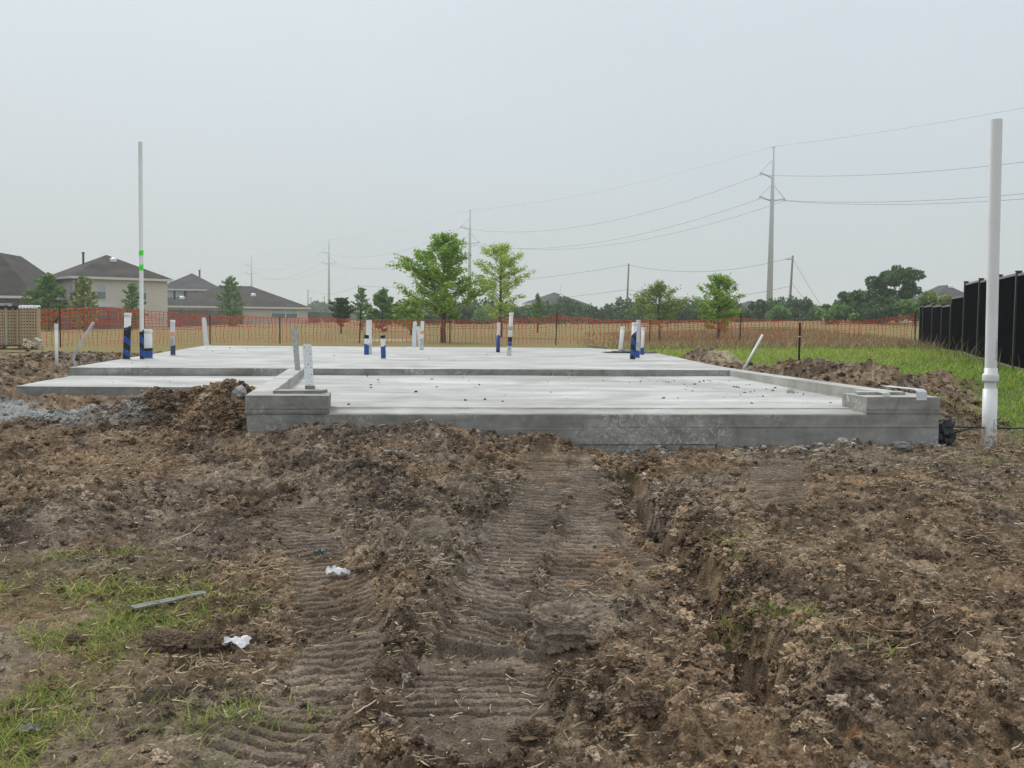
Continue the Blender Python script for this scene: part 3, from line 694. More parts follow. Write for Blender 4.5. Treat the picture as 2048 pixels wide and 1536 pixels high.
# printed line of tiny characters along the pipe
def print_mat():
    m = new_mat('printed_plastic', .38, .45); nt = m.node_tree; v = coords(nt)
    c = ramp(nt, noise(nt, coords(nt, (1, 1, .4)), 5, 5), [(.3, (.70, .70, .69)), (.5, (.77, .77, .76)), (.75, (.83, .83, .83))])
    s = nt.nodes.new('ShaderNodeSeparateXYZ'); nt.links.new(v, s.inputs[0])
    strip = fmath(nt, 'MULTIPLY', fmath(nt, 'LESS_THAN', fmath(nt, 'ABSOLUTE', fmath(nt, 'SUBTRACT', s.outputs[0], .010)), .0055), fmath(nt, 'LESS_THAN', s.outputs[1], 0.0))
    wn = nt.nodes.new('ShaderNodeTexWhiteNoise'); wn.noise_dimensions = '2D'
    cell = nt.nodes.new('ShaderNodeVectorMath'); cell.operation = 'SNAP'; cell.inputs[1].default_value = (.0040, 1, .0110)
    sw = nt.nodes.new('ShaderNodeCombineXYZ'); nt.links.new(v, cell.inputs[0])
    s2 = nt.nodes.new('ShaderNodeSeparateXYZ'); nt.links.new(cell.outputs[0], s2.inputs[0]); nt.links.new(s2.outputs[0], sw.inputs[0]); nt.links.new(s2.outputs[2], sw.inputs[1])
    nt.links.new(sw.outputs[0], wn.inputs['Vector'])
    ink = fmath(nt, 'MULTIPLY', strip, fmath(nt, 'GREATER_THAN', wn.outputs['Value'], .38))
    z1 = fmath(nt, 'MULTIPLY', fmath(nt, 'GREATER_THAN', s.outputs[2], 2.02), fmath(nt, 'LESS_THAN', s.outputs[2], 3.03))
    z2 = fmath(nt, 'MULTIPLY', fmath(nt, 'GREATER_THAN', s.outputs[2], .80), fmath(nt, 'LESS_THAN', s.outputs[2], 1.02))
    z3 = fmath(nt, 'MULTIPLY', fmath(nt, 'GREATER_THAN', s.outputs[2], .12), fmath(nt, 'LESS_THAN', s.outputs[2], .26))
    ink = fmath(nt, 'MULTIPLY', ink, fmath(nt, 'MAXIMUM', z1, fmath(nt, 'MAXIMUM', z2, z3)))
    c = mix(nt, fmath(nt, 'MULTIPLY', ink, .85), c, (.03, .03, .035))
    sc_ = stepr(nt, noise(nt, coords(nt, (1, 1, 2)), 14, 4, .6, .5), .70, .76)
    c = mix(nt, fmath(nt, 'MULTIPLY', sc_, .55), c, (.25, .24, .22))
    mud = fmath(nt, 'MULTIPLY', stepr(nt, s.outputs[2], .38, .0), stepr(nt, noise(nt, v, 22, 5, .7), .46, .60))
    c = mix(nt, fmath(nt, 'MULTIPLY', mud, .8), c, (.22, .17, .12))
    nt.links.new(c, bsdf(m).inputs['Base Color']); return m
M_PRINT = print_mat()
def rr_(row): return (B0 - row) * mpp
Lx = lambda row: (10 * mpp) * (B0 - row) / (B0 - 243) - (21 * mpp) * (B0 - row) / (B0 - 243)
mb = MB(); mb.tube([(0, 0, -.15), (Lx(775), 0, rr_(775))], 13.8 * mpp, 28); o = mb.build('lower_pipe', M_PRINT, t)
mb = MB(); T = (Lx(243), 0, rr_(243)); mb.tube([(Lx(775), 0, rr_(775)), T], 11.2 * mpp, 28, False); mb.tube([(T[0], 0, T[2] - .3), (T[0], 0, T[2] - .002)], 10 * mpp, 28); o2 = mb.build('upper_pipe', M_PRINT, t)
mb = MB(); x_ = Lx(760)
mb.tube([(x_, 0, rr_(760)), (x_, 0, rr_(758)), (x_, 0, rr_(748)), (x_, 0, rr_(745)), (x_, 0, rr_(744)), (x_, 0, rr_(733))], [15.2 * mpp, 15.7 * mpp, 15.7 * mpp, 15.0 * mpp, 12.6 * mpp, 12.4 * mpp], 28); o3 = mb.build('coupling', M_PVC, t)
for o in (o, o2, o3):
    for f in o.data.polygons: f.use_smooth = len(f.vertices) == 4
for c in t.children: c.rotation_euler = (0, 0, 0)

# pipe with a bird beside the porch corner
p, mpp = frame_at(114, 744, ZS - .13)
t = thing('pipe_post', 'thin white capped pipe at the left porch corner with a bird on top', 'pipe', (p.x, p.y, p.z))
mb = MB(); mb.tube([(0, 0, -.15), (.0, 0, 96 * mpp)], 3.0 * mpp, 14); mb.build('pipe', M_PVC, t, True)
mb = MB(); mb.tube([(0, 0, 85 * mpp), (0, 0, 96.5 * mpp)], 3.8 * mpp, 14); mb.build('cap', M_PVC, t)
pipe_top = (p.x, p.y, p.z + 96.5 * mpp)
# bent grey conduit
p, mpp = frame_at(150, 733, ZS)
pth = [(150, 738), (149, 726), (146, 719), (147, 712), (152, 703), (164, 683), (187, 645)]
mb = MB(); mb.tube([Vector(at_y(x, y, p.y)) - p for x, y in pth], 3.0 * mpp, 10)
o = mb.build('bent_conduit', M_CONDUIT, smooth=True); o.location = p; tag(o, 'bent grey conduit leaning right at the left edge of the slab', 'conduit')
# slanted white stick at the right
p, mpp = frame_at(1483, 740, ZS - .02)
mb = MB(); q = at_y(1525, 670, p.y + .2) - p; mb.tube([(0, 0, -.05), q], 2.6 * mpp, 10); o = mb.build('slanted_pipe', M_PVC, smooth=True); o.location = p
tag(o, 'thin white pipe slanting right beside the right edge of the slab', 'pipe')
# black stake
p, mpp = frame_at(1597, 752, .80)
t = thing('steel_stake', 'thin black steel stake standing in the dirt mound right of the slab', 'stake', (p.x, p.y, p.z - .1))
mb = MB(); H = 107 * mpp + .1; hw_ = 2 * mpp
mb.box((-hw_, -.003, -.3), (hw_, .003, H)); mb.box((-.004, -hw_ * 1.4, -.3), (.004, -.0035, H)); mb.build('shaft', M_BLACKM, t)
mb = MB(); mb.box((-hw_ * 1.3, -.02, H * .76), (hw_ * 1.3, .02, H * .775)); mb.build('tie', M_PVCG, t)

# ------------------------------------------------------------------ steel hold-down straps
def strap(label, pts, wpx, z, mat, base_mat=None, holes=True, dep=.0, name='anchor_strap', pts_y=None, tilt=0.0):
    """flat strip following the photo points from its foot upwards"""
    p, mpp = frame_at(*pts[0], z); hw = wpx * mpp / 2; th = .0022
    t = thing(name, label, 'strap', p, 0, 'steel hold-down straps cast into the slab edge')
    P = [Vector(at_y(x, y, p.y + (pts_y[i] if pts_y else 0))) - p for i, (x, y) in enumerate(pts)]
    P[0].z -= .03
    mb = MB(); vs = []; fs = []
    K = len(P)
    for i, c in enumerate(P):
        d = (P[min(i + 1, K - 1)] - P[max(0, i - 1)]).normalized(); x = Vector((1, 0, 0)); x = (x - d * x.dot(d))
        if x.length < .3: x = Vector((0, 1, 0)) - d * d.y
        x.normalize(); nrm = x.cross(d)
        k = .72 if i == K - 1 else 1.0
        for sx_, sn in ((-1, -1), (1, -1), (1, 1), (-1, 1)): vs.append(c + x * hw * k * sx_ + nrm * th * sn)
    for i in range(K - 1):
        for k in range(4): fs.append((i * 4 + k, i * 4 + (k + 1) % 4, i * 4 + 4 + (k + 1) % 4, i * 4 + 4 + k))
    fs += [(3, 2, 1, 0), tuple((K - 1) * 4 + k for k in range(4))]
    mb.add(vs, fs); mb.build('strip', mat, t)
    if holes and K >= 2:
        mb = MB(); a, b = P[0], P[-1]; L = (b - a).length; d = (b - a).normalized(); x = Vector((1, 0, 0)); x = (x - d * x.dot(d)).normalized(); nrm = Vector((0, -1, 0))
        n = int(L / .03)
        for i in range(2, n):
            for s_ in (-.55, 0, .55):
                if (i + (s_ == 0)) % 2 or random.random() < .15: continue
                c = a + d * (L * i / n) + x * hw * s_ + nrm * (th + .0012); r = .0042 * random.uniform(.7, 1.2)
                mb.add([c + x * r * math.cos(q * 1.0472) * 1.3 + d * r * math.sin(q * 1.0472) for q in range(6)], [tuple(range(6))])
        o = mb.build('nail_holes', M_STRAPG if mat is M_STRAPG else M_DARK, t); tag(o, kind='stuff')
    if base_mat:
        mb = MB(); mb.box((-hw * 1.05, -.012, -.02), (hw * 1.1, .012, .055)); mb.build('mortar_foot', base_mat, t)
    return t
strap('bright perforated steel strap standing upright on the left end block', [(620, 783), (617, 740), (615, 700), (614, 692), (614, 688)], 18, ZS, M_STRAPW, M_SIDE)
strap('dusty grey steel strap standing behind the left curb', [(596, 740), (592, 700), (590, 660), (590, 653)], 11, ZS, M_STRAPG)
strap('white flat strap tilted left at the back left corner of the slab', [(413, 688), (410, 660), (408, 640), (407, 635)], 9, ZS, M_STRAPW, holes=False)
strap('wider grey-white strap of the pair at the back edge of the slab', [(828, 694), (829, 660), (830, 648), (830, 643)], 8, ZS, M_GALV, holes=False)
strap('shorter bright white strap of the pair at the back edge', [(840, 692), (838, 670), (837, 657), (836, 653)], 7, ZS, M_STRAPW, holes=False)
# bent strap over the right block
p, mpp = frame_at(1843, 796, ZS); t = thing('bent_strap', 'shiny steel strap bent flat over the right end block', 'strap', p, TH, 'steel hold-down straps cast into the slab edge')
mb = MB(); pr = [((0, 0), -.02), ((0, 0), .055), ((-.01, .008), .072), ((-.03, .02), .082), ((-.20, .12), .096), ((-.27, .17), .104)]
vs = []; fs = []
for i, ((x, y), z) in enumerate(pr):
    q = .004 if i > 2 else 0
    for dx, dy, dz in ((-.052, -.002 if not q else 0, 0), (.052, -.002 if not q else 0, 0), (.052, .002 if not q else 0, -q), (-.052, .002 if not q else 0, -q)): vs.append((x + dx, y + dy, z + dz))
for i in range(len(pr) - 1):
    for k in range(4): fs.append((i * 4 + k, i * 4 + (k + 1) % 4, i * 4 + 4 + (k + 1) % 4, i * 4 + 4 + k))
fs += [(3, 2, 1, 0), tuple((len(pr) - 1) * 4 + k for k in range(4))]
mb.add(vs, fs); mb.build('strip', M_GALV, t)
p, mpp = frame_at(1770, 792, ZS); t = thing('bent_strap', 'small folded steel strap end beside the right curb', 'strap', p, TH, 'steel hold-down straps cast into the slab edge')
mb = MB(); mb.prism([(-.045, -.03), (.03, -.035), (.035, .05), (-.04, .055)], .03, .034); mb.prism([(-.045, -.034), (.03, -.039), (.03, -.035), (-.045, -.03)], .0, .034); mb.build('strip', M_GALV, t)

# black plastic bag and rods at the right end of the wall
def lump(name, c, r, mat, seed, amp=.25, sub=3, squash=(1, 1, .8), freq=3.0, parent=None, smooth=False):
    bm = bmesh.new(); bmesh.ops.create_icosphere(bm, subdivisions=sub, radius=1.0)
    co = np.array([v.co for v in bm.verts]); d = np.zeros(len(co)); q = co * freq + seed * 3.3
    for o_i, (f_, a_) in enumerate(((1, 1), (2.1, .6), (4.3, .42), (8.7, .30), (17, .18))):
        x_, y_, z_ = (q * f_).T; d += a_ * ((vn(x_, y_, seed + o_i * 7) + vn(y_, z_, seed + 1 + o_i * 7) + vn(z_, x_, seed + 2 + o_i * 7)) / 3 - .5) * 3.4
    co = co * (1 + amp * d)[:, None] * np.array(squash) * r
    for v, k in zip(bm.verts, co): v.co = k
    me = bpy.data.meshes.new(name); bm.to_mesh(me); bm.free(); me.materials.append(mat)
    if smooth: me.polygons.foreach_set('use_smooth', [True] * len(me.polygons))
    o = bpy.data.objects.new(name, me); COL.objects.link(o); o.location = c
    if parent: o.parent = parent
    return o
M_BAG = M('black_plastic', [(.3, (.012, .015, .022)), (.7, (.035, .042, .058))], 9, .38, .5, bump=.5, bscale=22, bdist=.015)
p = W(6.56, -.12, 0); z = gz(p.x, p.y)
o = lump('plastic_sheet', (p.x, p.y, z + .13), .15, M_BAG, 5, .30, 3, (.62, .6, 1.15), 2.2); tag(o, 'crumpled dark plastic sheet tucked against the right end of the wall', 'plastic sheet')
for i, ((x0, y0), (x1, y1), lab) in enumerate((((1888, 853), (2120, 857), 'straight black cable running right from the wall end past the white pipe'), ((1900, 868), (2000, 838), 'short slanted black cable crossing the plastic sheet'))):
    Y0 = p.y - .14; a = at_y(x0, y0, Y0); b = at_y(x1, y1, Y0 + (.35 if i else .25))
    mb = MB(); mid = (a + b) / 2 - Vector((0, 0, .008)); mb.tube([Vector((0, 0, 0)), mid - a, b - a], .007, 8); o = mb.build('tendon_cable', M_BLACKM, smooth=True); o.location = a; tag(o, lab, 'cable', 'black tendon cables at the wall end')
# ------------------------------------------------------------------ orange safety fence
NETP = [(30, 619, 692, 35), (120, 618, 692, 36), (230, 617, 690, 38), (330, 625, 690, 40), (420, 632, 690, 42), (560, 636, 692, 44), (718, 640, 692, 46), (900, 641, 695, 47), (1050, 638, 696, 46.5), (1112, 633, 696, 46), (1200, 640, 697, 46), (1300, 642, 697, 46), (1400, 641, 694, 45.5), (1480, 638, 692, 45), (1600, 643, 692, 44), (1720, 643, 692, 43), (1780, 637, 692, 42), (1832, 629, 692, 41)]
NT = [at_y(a, b, y) for a, b, c, y in NETP]
netg = []
for (a, b, c, y), tp in zip(NETP, NT):
    netg.append(Vector((tp.x, tp.y, gz(tp.x, tp.y))))
sf = thing('safety_fence', 'orange plastic mesh safety fence strung across the field on black posts', 'fence', netg[8])
org = netg[8]
cum = [0]
for a, b in zip(netg[:-1], netg[1:]): cum.append(cum[-1] + (Vector((b.x, b.y)) - Vector((a.x, a.y))).length)
def net_at(s):
    x = np.interp(s, cum, [p.x for p in netg]); y = np.interp(s, cum, [p.y for p in netg]); zb = np.interp(s, cum, [p.z for p in netg]); zt = np.interp(s, cum, [p.z for p in NT])
    return x, y, zb, zt
V = []; F = []
def strip_quad(p0, p1, wvec):
    o = len(V); V.extend([p0 - wvec, p0 + wvec, p1 + wvec, p1 - wvec]); F.append((o, o + 1, o + 2, o + 3))
r_ = random.Random(3)
s = .0
while s < cum[-1]:
    x, y, zb, zt = net_at(s); x2, y2, _, _ = net_at(min(s + .1, cum[-1])); dx = Vector((x2 - x, y2 - y, 0)); dx = dx.normalized() if dx.length > 1e-4 else Vector((1, 0, 0))
    H = zt - zb; n = 13; sway = r_.uniform(-.035, .035); sag = .0
    wd = .026 * r_.uniform(.7, 1.2)
    for i in range(n):
        k0, k1 = (i + .10) / n, (i + .90) / n
        off = lambda k: dx * (sway * math.sin(k * 3.1) + .02 * math.sin(k * 9 + s * 3))
        a = Vector((x, y, zb + .03 + H * k0 * .985)) + off(k0) - org; b = Vector((x, y, zb + .03 + H * k1 * .985)) + off(k1) - org
        strip_quad(a, b, dx * wd * (.55 if i < 8 else .8))
    s += .175 * r_.uniform(.85, 1.15)
NSX = 420
for i in range(13):
    top = i >= 7
    for k in range(NSX):
        s0, s1 = cum[-1] * k / NSX, cum[-1] * (k + 1) / NSX
        def pt(s):
            x, y, zb, zt = net_at(s); q = (i + 1) / 13; q -= .018 * math.sin(s * 1.7 + i) * (.4 if i == 12 else 1)
            return Vector((x, y, zb + .03 + (zt - zb) * q * .985)) - org
        hw = .0045 if not top else .0095 - .0035 * math.sin(.5 + k * .045 + i)
        if s0 < cum[4] and i >= 5: hw = .012
        if i == 12: hw = .013
        strip_quad(pt(s0), pt(s1), Vector((0, 0, hw)))
o = np_mesh('netting', np.array([tuple(v) for v in V]), np.array(F), M_NET, sf)
for (px, yt, idx, lean) in ((120, 612, 1, 0), (718, 614, 6, 4), (1112, 624, 9, 2), (1480, 627, 13, 2), (1832, 624, 17, -2), (420, 630, 4, 0), (560, 634, 5, 0), (900, 640, 7, 0), (1300, 640, 11, 0)):
    b = netg[idx] - org; Y = netg[idx].y; top = at_y(px, yt, Y) - org; mpp = Y / FPX
    mb = MB(); tl = Vector((lean * mpp, 0, 0)); mb.tube([b - Vector((0, .02, .3)), Vector((b.x, b.y - .02, top.z)) + tl], .026, 6); mb.build('post', M_BLACKM, sf)

# ------------------------------------------------------------------ brick pallets
def brick_mesh():
    mb = MB(); bw, bh, bd = .192, .073, .09
    xs = [-bw / 2, -.073, -.045, -.015, .015, .045, .073, bw / 2]; zs = [0, .022, .051, bh]
    idx = {}
    def vid(i, k, y):
        if (i, k, y) not in idx: idx[(i, k, y)] = len(mb.v); mb.v.append((xs[i], y, zs[k]))
        return idx[(i, k, y)]
    for i in range(7):
        for k in range(3):
            if k == 1 and i in (1, 3, 5):
                y = .04
                q = [(i, k), (i + 1, k), (i + 1, k + 1), (i, k + 1)]
                mb.f.append(tuple(vid(a, b, y) for a, b in q)); mb.m.append(1)
                for (a, b), (c, d) in zip(q, q[1:] + q[:1]): mb.f.append((vid(a, b, 0), vid(c, d, 0), vid(c, d, y), vid(a, b, y))); mb.m.append(0)
            else:
                mb.f.append((vid(i, k, 0), vid(i + 1, k, 0), vid(i + 1, k + 1, 0), vid(i, k + 1, 0))); mb.m.append(0)
    o = len(mb.v); x = bw / 2
    mb.v += [(-x, 0, 0), (x, 0, 0), (x, 0, bh), (-x, 0, bh), (-x, bd, 0), (x, bd, 0), (x, bd, bh), (-x, bd, bh)]
    for f in ((5, 4, 7, 6), (4, 5, 1, 0), (3, 2, 6, 7), (4, 0, 3, 7), (1, 5, 6, 2)): mb.f.append(tuple(o + i for i in f)); mb.m.append(0)
    me = bpy.data.meshes.new('brick'); me.from_pydata(mb.v, [], mb.f); me.materials.append(M_BRICK); me.materials.append(M_DARK)
    me.polygons.foreach_set('material_index', mb.m); me.update(); return me
BM = brick_mesh()
YB = 25.2
def pallet(label, x0px, x1px, rows, basepy, cols, skew, wrap):
    Pb = at_y((x0px + x1px) / 2, basepy, YB); t = thing('brick_pallet', label, 'brick pallet', Pb, R(20), 'pallets of new bricks at the left edge')
    wd = cols * .199; rr = random.Random(x0px + 99)
    mb = MB(); mb.box((-wd / 2 + .012, .088, -.02), (wd / 2 - .012, .95, rows * .0765 - .01)); mb.build('brick_core', M_BRICK, t)
    for i in range(rows):
        for j in range(cols):
            b = bpy.data.objects.new('brick', BM); COL.objects.link(b); b.parent = t
            b.location = (-wd / 2 + .0995 + j * .199 + rr.uniform(-.004, .004) + skew * i * .0765, rr.uniform(-.008, .006), i * .0765); b.rotation_euler = (rr.uniform(-.02, .02), rr.uniform(-.015, .015), rr.uniform(-.04, .04))
    H = rows * .0765
    for xx in wrap:
        mb = MB(); mb.box((xx - .011, -.014, -.02), (xx + .011, -.0105, H + .012)); mb.box((xx - .011, -.014, H + .0125), (xx + .011, .95, H + .0155)); mb.build('packing_strap', M_STRAPGR, t)
    mb = MB(); vs = []; fs = []; N = 14
    for j in range(6):
        for i in range(N + 1):
            vs.append((-wd / 2 - .02 + (wd + .04) * i / N, -.02 + j * .19, H + .02 + .045 * abs(math.sin(i * 1.9 + j * 2.1)) * (1 if 0 < i < N else .2)))
    for j in range(5):
        for i in range(N): k = j * (N + 1) + i; fs.append((k, k + 1, k + N + 2, k + N + 1))
    for i in range(N): pass
    o0 = len(vs)
    for i in range(N + 1): vs.append((-wd / 2 - .02 + (wd + .04) * i / N, -.022, H - .02 - .03 * math.sin(i * 2.7)))
    for i in range(N): fs.append((o0 + i, o0 + i + 1, i + 1, i))
    mb.add(vs, fs); mb.build('plastic_cover', M_WRAP if not wrap else M_BLK, t, True)
    mb = MB()
    for zz in (-.03, -.12): mb.box((-wd / 2, .0, zz - .02), (wd / 2, .95, zz))
    for xx in (-wd / 2, -.05, wd / 2 - .1): mb.box((xx, 0.01, -.10), (xx + .1, .94, -.05))
    mb.build('wooden_base', M_WOOD, t)
    return t
pallet('strapped stack of buff cored bricks with green bands at the left edge', -42, 43, 12, 689, 5, .0, (-.40, -.12, .14, .40))
pallet('narrow leaning stack of buff bricks under white plastic', 45, 71, 12, 689, 2, .006, ())
for i, (px, py, rz, ry, m_) in enumerate(((52, 693, .3, 1.45, 0), (60, 690, -.2, 1.5, 0), (68, 690, .9, 1.3, 0), (76, 697, -.7, .6, 0), (57, 685, 1.2, 1.55, 0), (72, 684, -.4, 1.4, 0), (80, 692, 1.0, .5, 0))):
    P = at_y(px, py, YB - .9 + i * .08); b = bpy.data.objects.new('loose_brick', BM.copy()); b.data.materials[0] = M_BRICKL; COL.objects.link(b)
    g = gz(P.x, P.y); b.location = (P.x, P.y, max(P.z, g)); b.rotation_euler = (-.5 + .3 * (i % 3), ry * .3, rz); tag(b, ['pale cored brick lying flat at the left end of the tumbled heap', 'pale cored brick low in the middle of the tumbled heap', 'pale cored brick tilted at the right of the heap', 'pale cored brick lying on the soil in front of the heap', 'pale cored brick on top of the heap at its left', 'pale cored brick on top of the heap at its right', 'outermost pale cored brick at the right foot of the heap'][i], 'brick', 'loose bricks tumbled beside the pallets')
for i, ((x0, y0), (x1, y1), lab) in enumerate((((42, 714), (68, 708), 'thin pale board lying on the dirt below the brick stacks'), ((54, 706), (70, 697), 'short tan board propped against the loose bricks'))):
    a = G(x0, y0); b = G(x1, y1); a.z = gz(a.x, a.y) + .03; b.z = gz(b.x, b.y) + (.03 if i == 0 else .2); L = (b - a).length
    mb = MB(); mb.box((0, -.045, 0), (min(L, .8), .045, .02)); o = mb.build('scrap_board', M_WOOD); o.location = a; o.rotation_euler = (b - a).to_track_quat('X', 'Z').to_euler(); tag(o, lab, 'board', 'scrap boards by the bricks')

# ------------------------------------------------------------------ black privacy fence at the right
SS = [-9.2, -6.7, -4.2, -1.7, .77, 3.0, 5.66, 8.3, 11.1, 13.4, 16.2, 19.4, 20.6]
FX = lambda s: Vector((10.45 + .3 * s, 20.7 + s))
p0 = FX(-9.2)
bf = thing('privacy_fence', 'black metal panel privacy fence with pale rails stepping down along the right', 'fence', (p0.x, p0.y, 0))
def topz(s): return CZ + (1.095 + .0127 * max(s, 0) if s < 8.25 else (.86 if s < 11 else .62 + .016 * (s - 11)))
for i, s in enumerate(SS):
    q = FX(s) - p0; st = topz(s - .01) if s > 0 else topz(0); st = max(topz(s - .1), topz(s + .1)); gb = gz(q.x + p0.x, q.y + p0.y)
    ang = math.atan2(1, .3)
    Mx = Matrix.Translation((q.x, q.y, 0)) @ Matrix.Rotation(ang, 4, 'Z')
    mb = MB(); mb.box((-.055, -.055, gb - .3), (.055, .055, st + .04), Mx); mb.build('post', M_FPOST, bf)
    mb = MB(); mb.box((-.068, -.068, st + .04), (.068, .068, st + .055), Mx); mb.build('post_cap', M_FPOST, bf)
for s0, s1 in zip(SS[:-1], SS[1:]):
    a = FX(s0) - p0; b = FX(s1) - p0; L = (b - a).length; zt = topz((s0 + s1) / 2); zb0 = gz(a.x + p0.x, a.y + p0.y) + .07; zb1 = gz(b.x + p0.x, b.y + p0.y) + .07
    ang = math.atan2(b.y - a.y, b.x - a.x); Mx = Matrix.Translation((a.x, a.y, 0)) @ Matrix.Rotation(ang, 4, 'Z')
    # ribbed sheet
    mb = MB(); n = max(4, int((L - .11) / .075)); vs = []; fs = []; u0, u1 = .056, L - .056; k = 0
    for i in range(n):
        for uu, dd in ((i, .0), (i + .62, .0), (i + .68, -.013), (i + .94, -.013)):
            u_ = u0 + (u1 - u0) * uu / n; zb = zb0 + (zb1 - zb0) * u_ / L
            vs += [Mx @ Vector((u_, .012 - dd, zb)), Mx @ Vector((u_, .012 - dd, zt - .03))]; k += 1
    for i in range(k - 1): fs.append((2 * i, 2 * i + 2, 2 * i + 3, 2 * i + 1))
    mb.add(vs, fs); mb.build('panel', M_FBLK, bf)
    mb = MB(); mb.box((.056, -.03, zt - .05), (L - .056, .03, zt), Mx); mb.build('top_rail', M_FRAIL, bf)
    mb = MB(); v = [Vector((.056, -.03, zb0 - .05)), Vector((L - .056, -.03, zb1 - .05)), Vector((L - .056, .03, zb1 - .05)), Vector((.056, .03, zb0 - .05)), Vector((.056, -.03, zb0)), Vector((L - .056, -.03, zb1)), Vector((L - .056, .03, zb1)), Vector((.056, .03, zb0))]
    mb.add([Mx @ q for q in v], [(0, 3, 2, 1), (4, 5, 6, 7), (0, 1, 5, 4), (1, 2, 6, 5), (2, 3, 7, 6), (3, 0, 4, 7)]); mb.build('bottom_rail', M_FRAIL, bf)

# ------------------------------------------------------------------ weathered board fence far left
def P2(px, Y): q = at_y(px, 640, Y); return Vector((q.x, q.y))
wf_pts = [P2(-120, 80), P2(60, 85), P2(220, 96), P2(330, 110), P2(480, 140), P2(700, 172)]
a0 = wf_pts[0]; wfz = gz(a0.x, a0.y)
wf = thing('board_fence', 'long weathered grey wooden board fence in front of the houses', 'fence', (a0.x, a0.y, 0))
tops = [(-120, 617), (60, 616), (220, 617), (330, 619), (480, 622), (700, 626)]
for k in range(len(wf_pts) - 1):
    A, B = wf_pts[k], wf_pts[k + 1]; L = (B - A).length; n = max(2, int(L / 4.8))
    for i in range(n):
        a = A + (B - A) * (i / n); b = A + (B - A) * ((i + 1) / n)
        tpx = tops[k][0] + (tops[k + 1][0] - tops[k][0]) * (i + .5) / n; tpy = tops[k][1] + (tops[k + 1][1] - tops[k][1]) * (i + .5) / n
        zt = at_y(tpx, tpy, (a.y + b.y) / 2).z + random.uniform(-.05, .05); g = min(gz(a.x, a.y), gz(b.x, b.y)); l = (b - a).length
        Mx = Matrix.Translation((a.x - a0.x, a.y - a0.y, 0)) @ Matrix.Rotation(math.atan2(b.y - a.y, b.x - a.x), 4, 'Z')
        mb = MB(); mb.box((.02, -.012, g), (l - .02, .012, zt), Mx); mb.build('board_panel', M_FENCEW, wf)
        mb = MB(); mb.box((-.045, -.06, g - .3), (.045, .03, zt + .05), Mx); mb.build('post', M_FENCEW, wf)

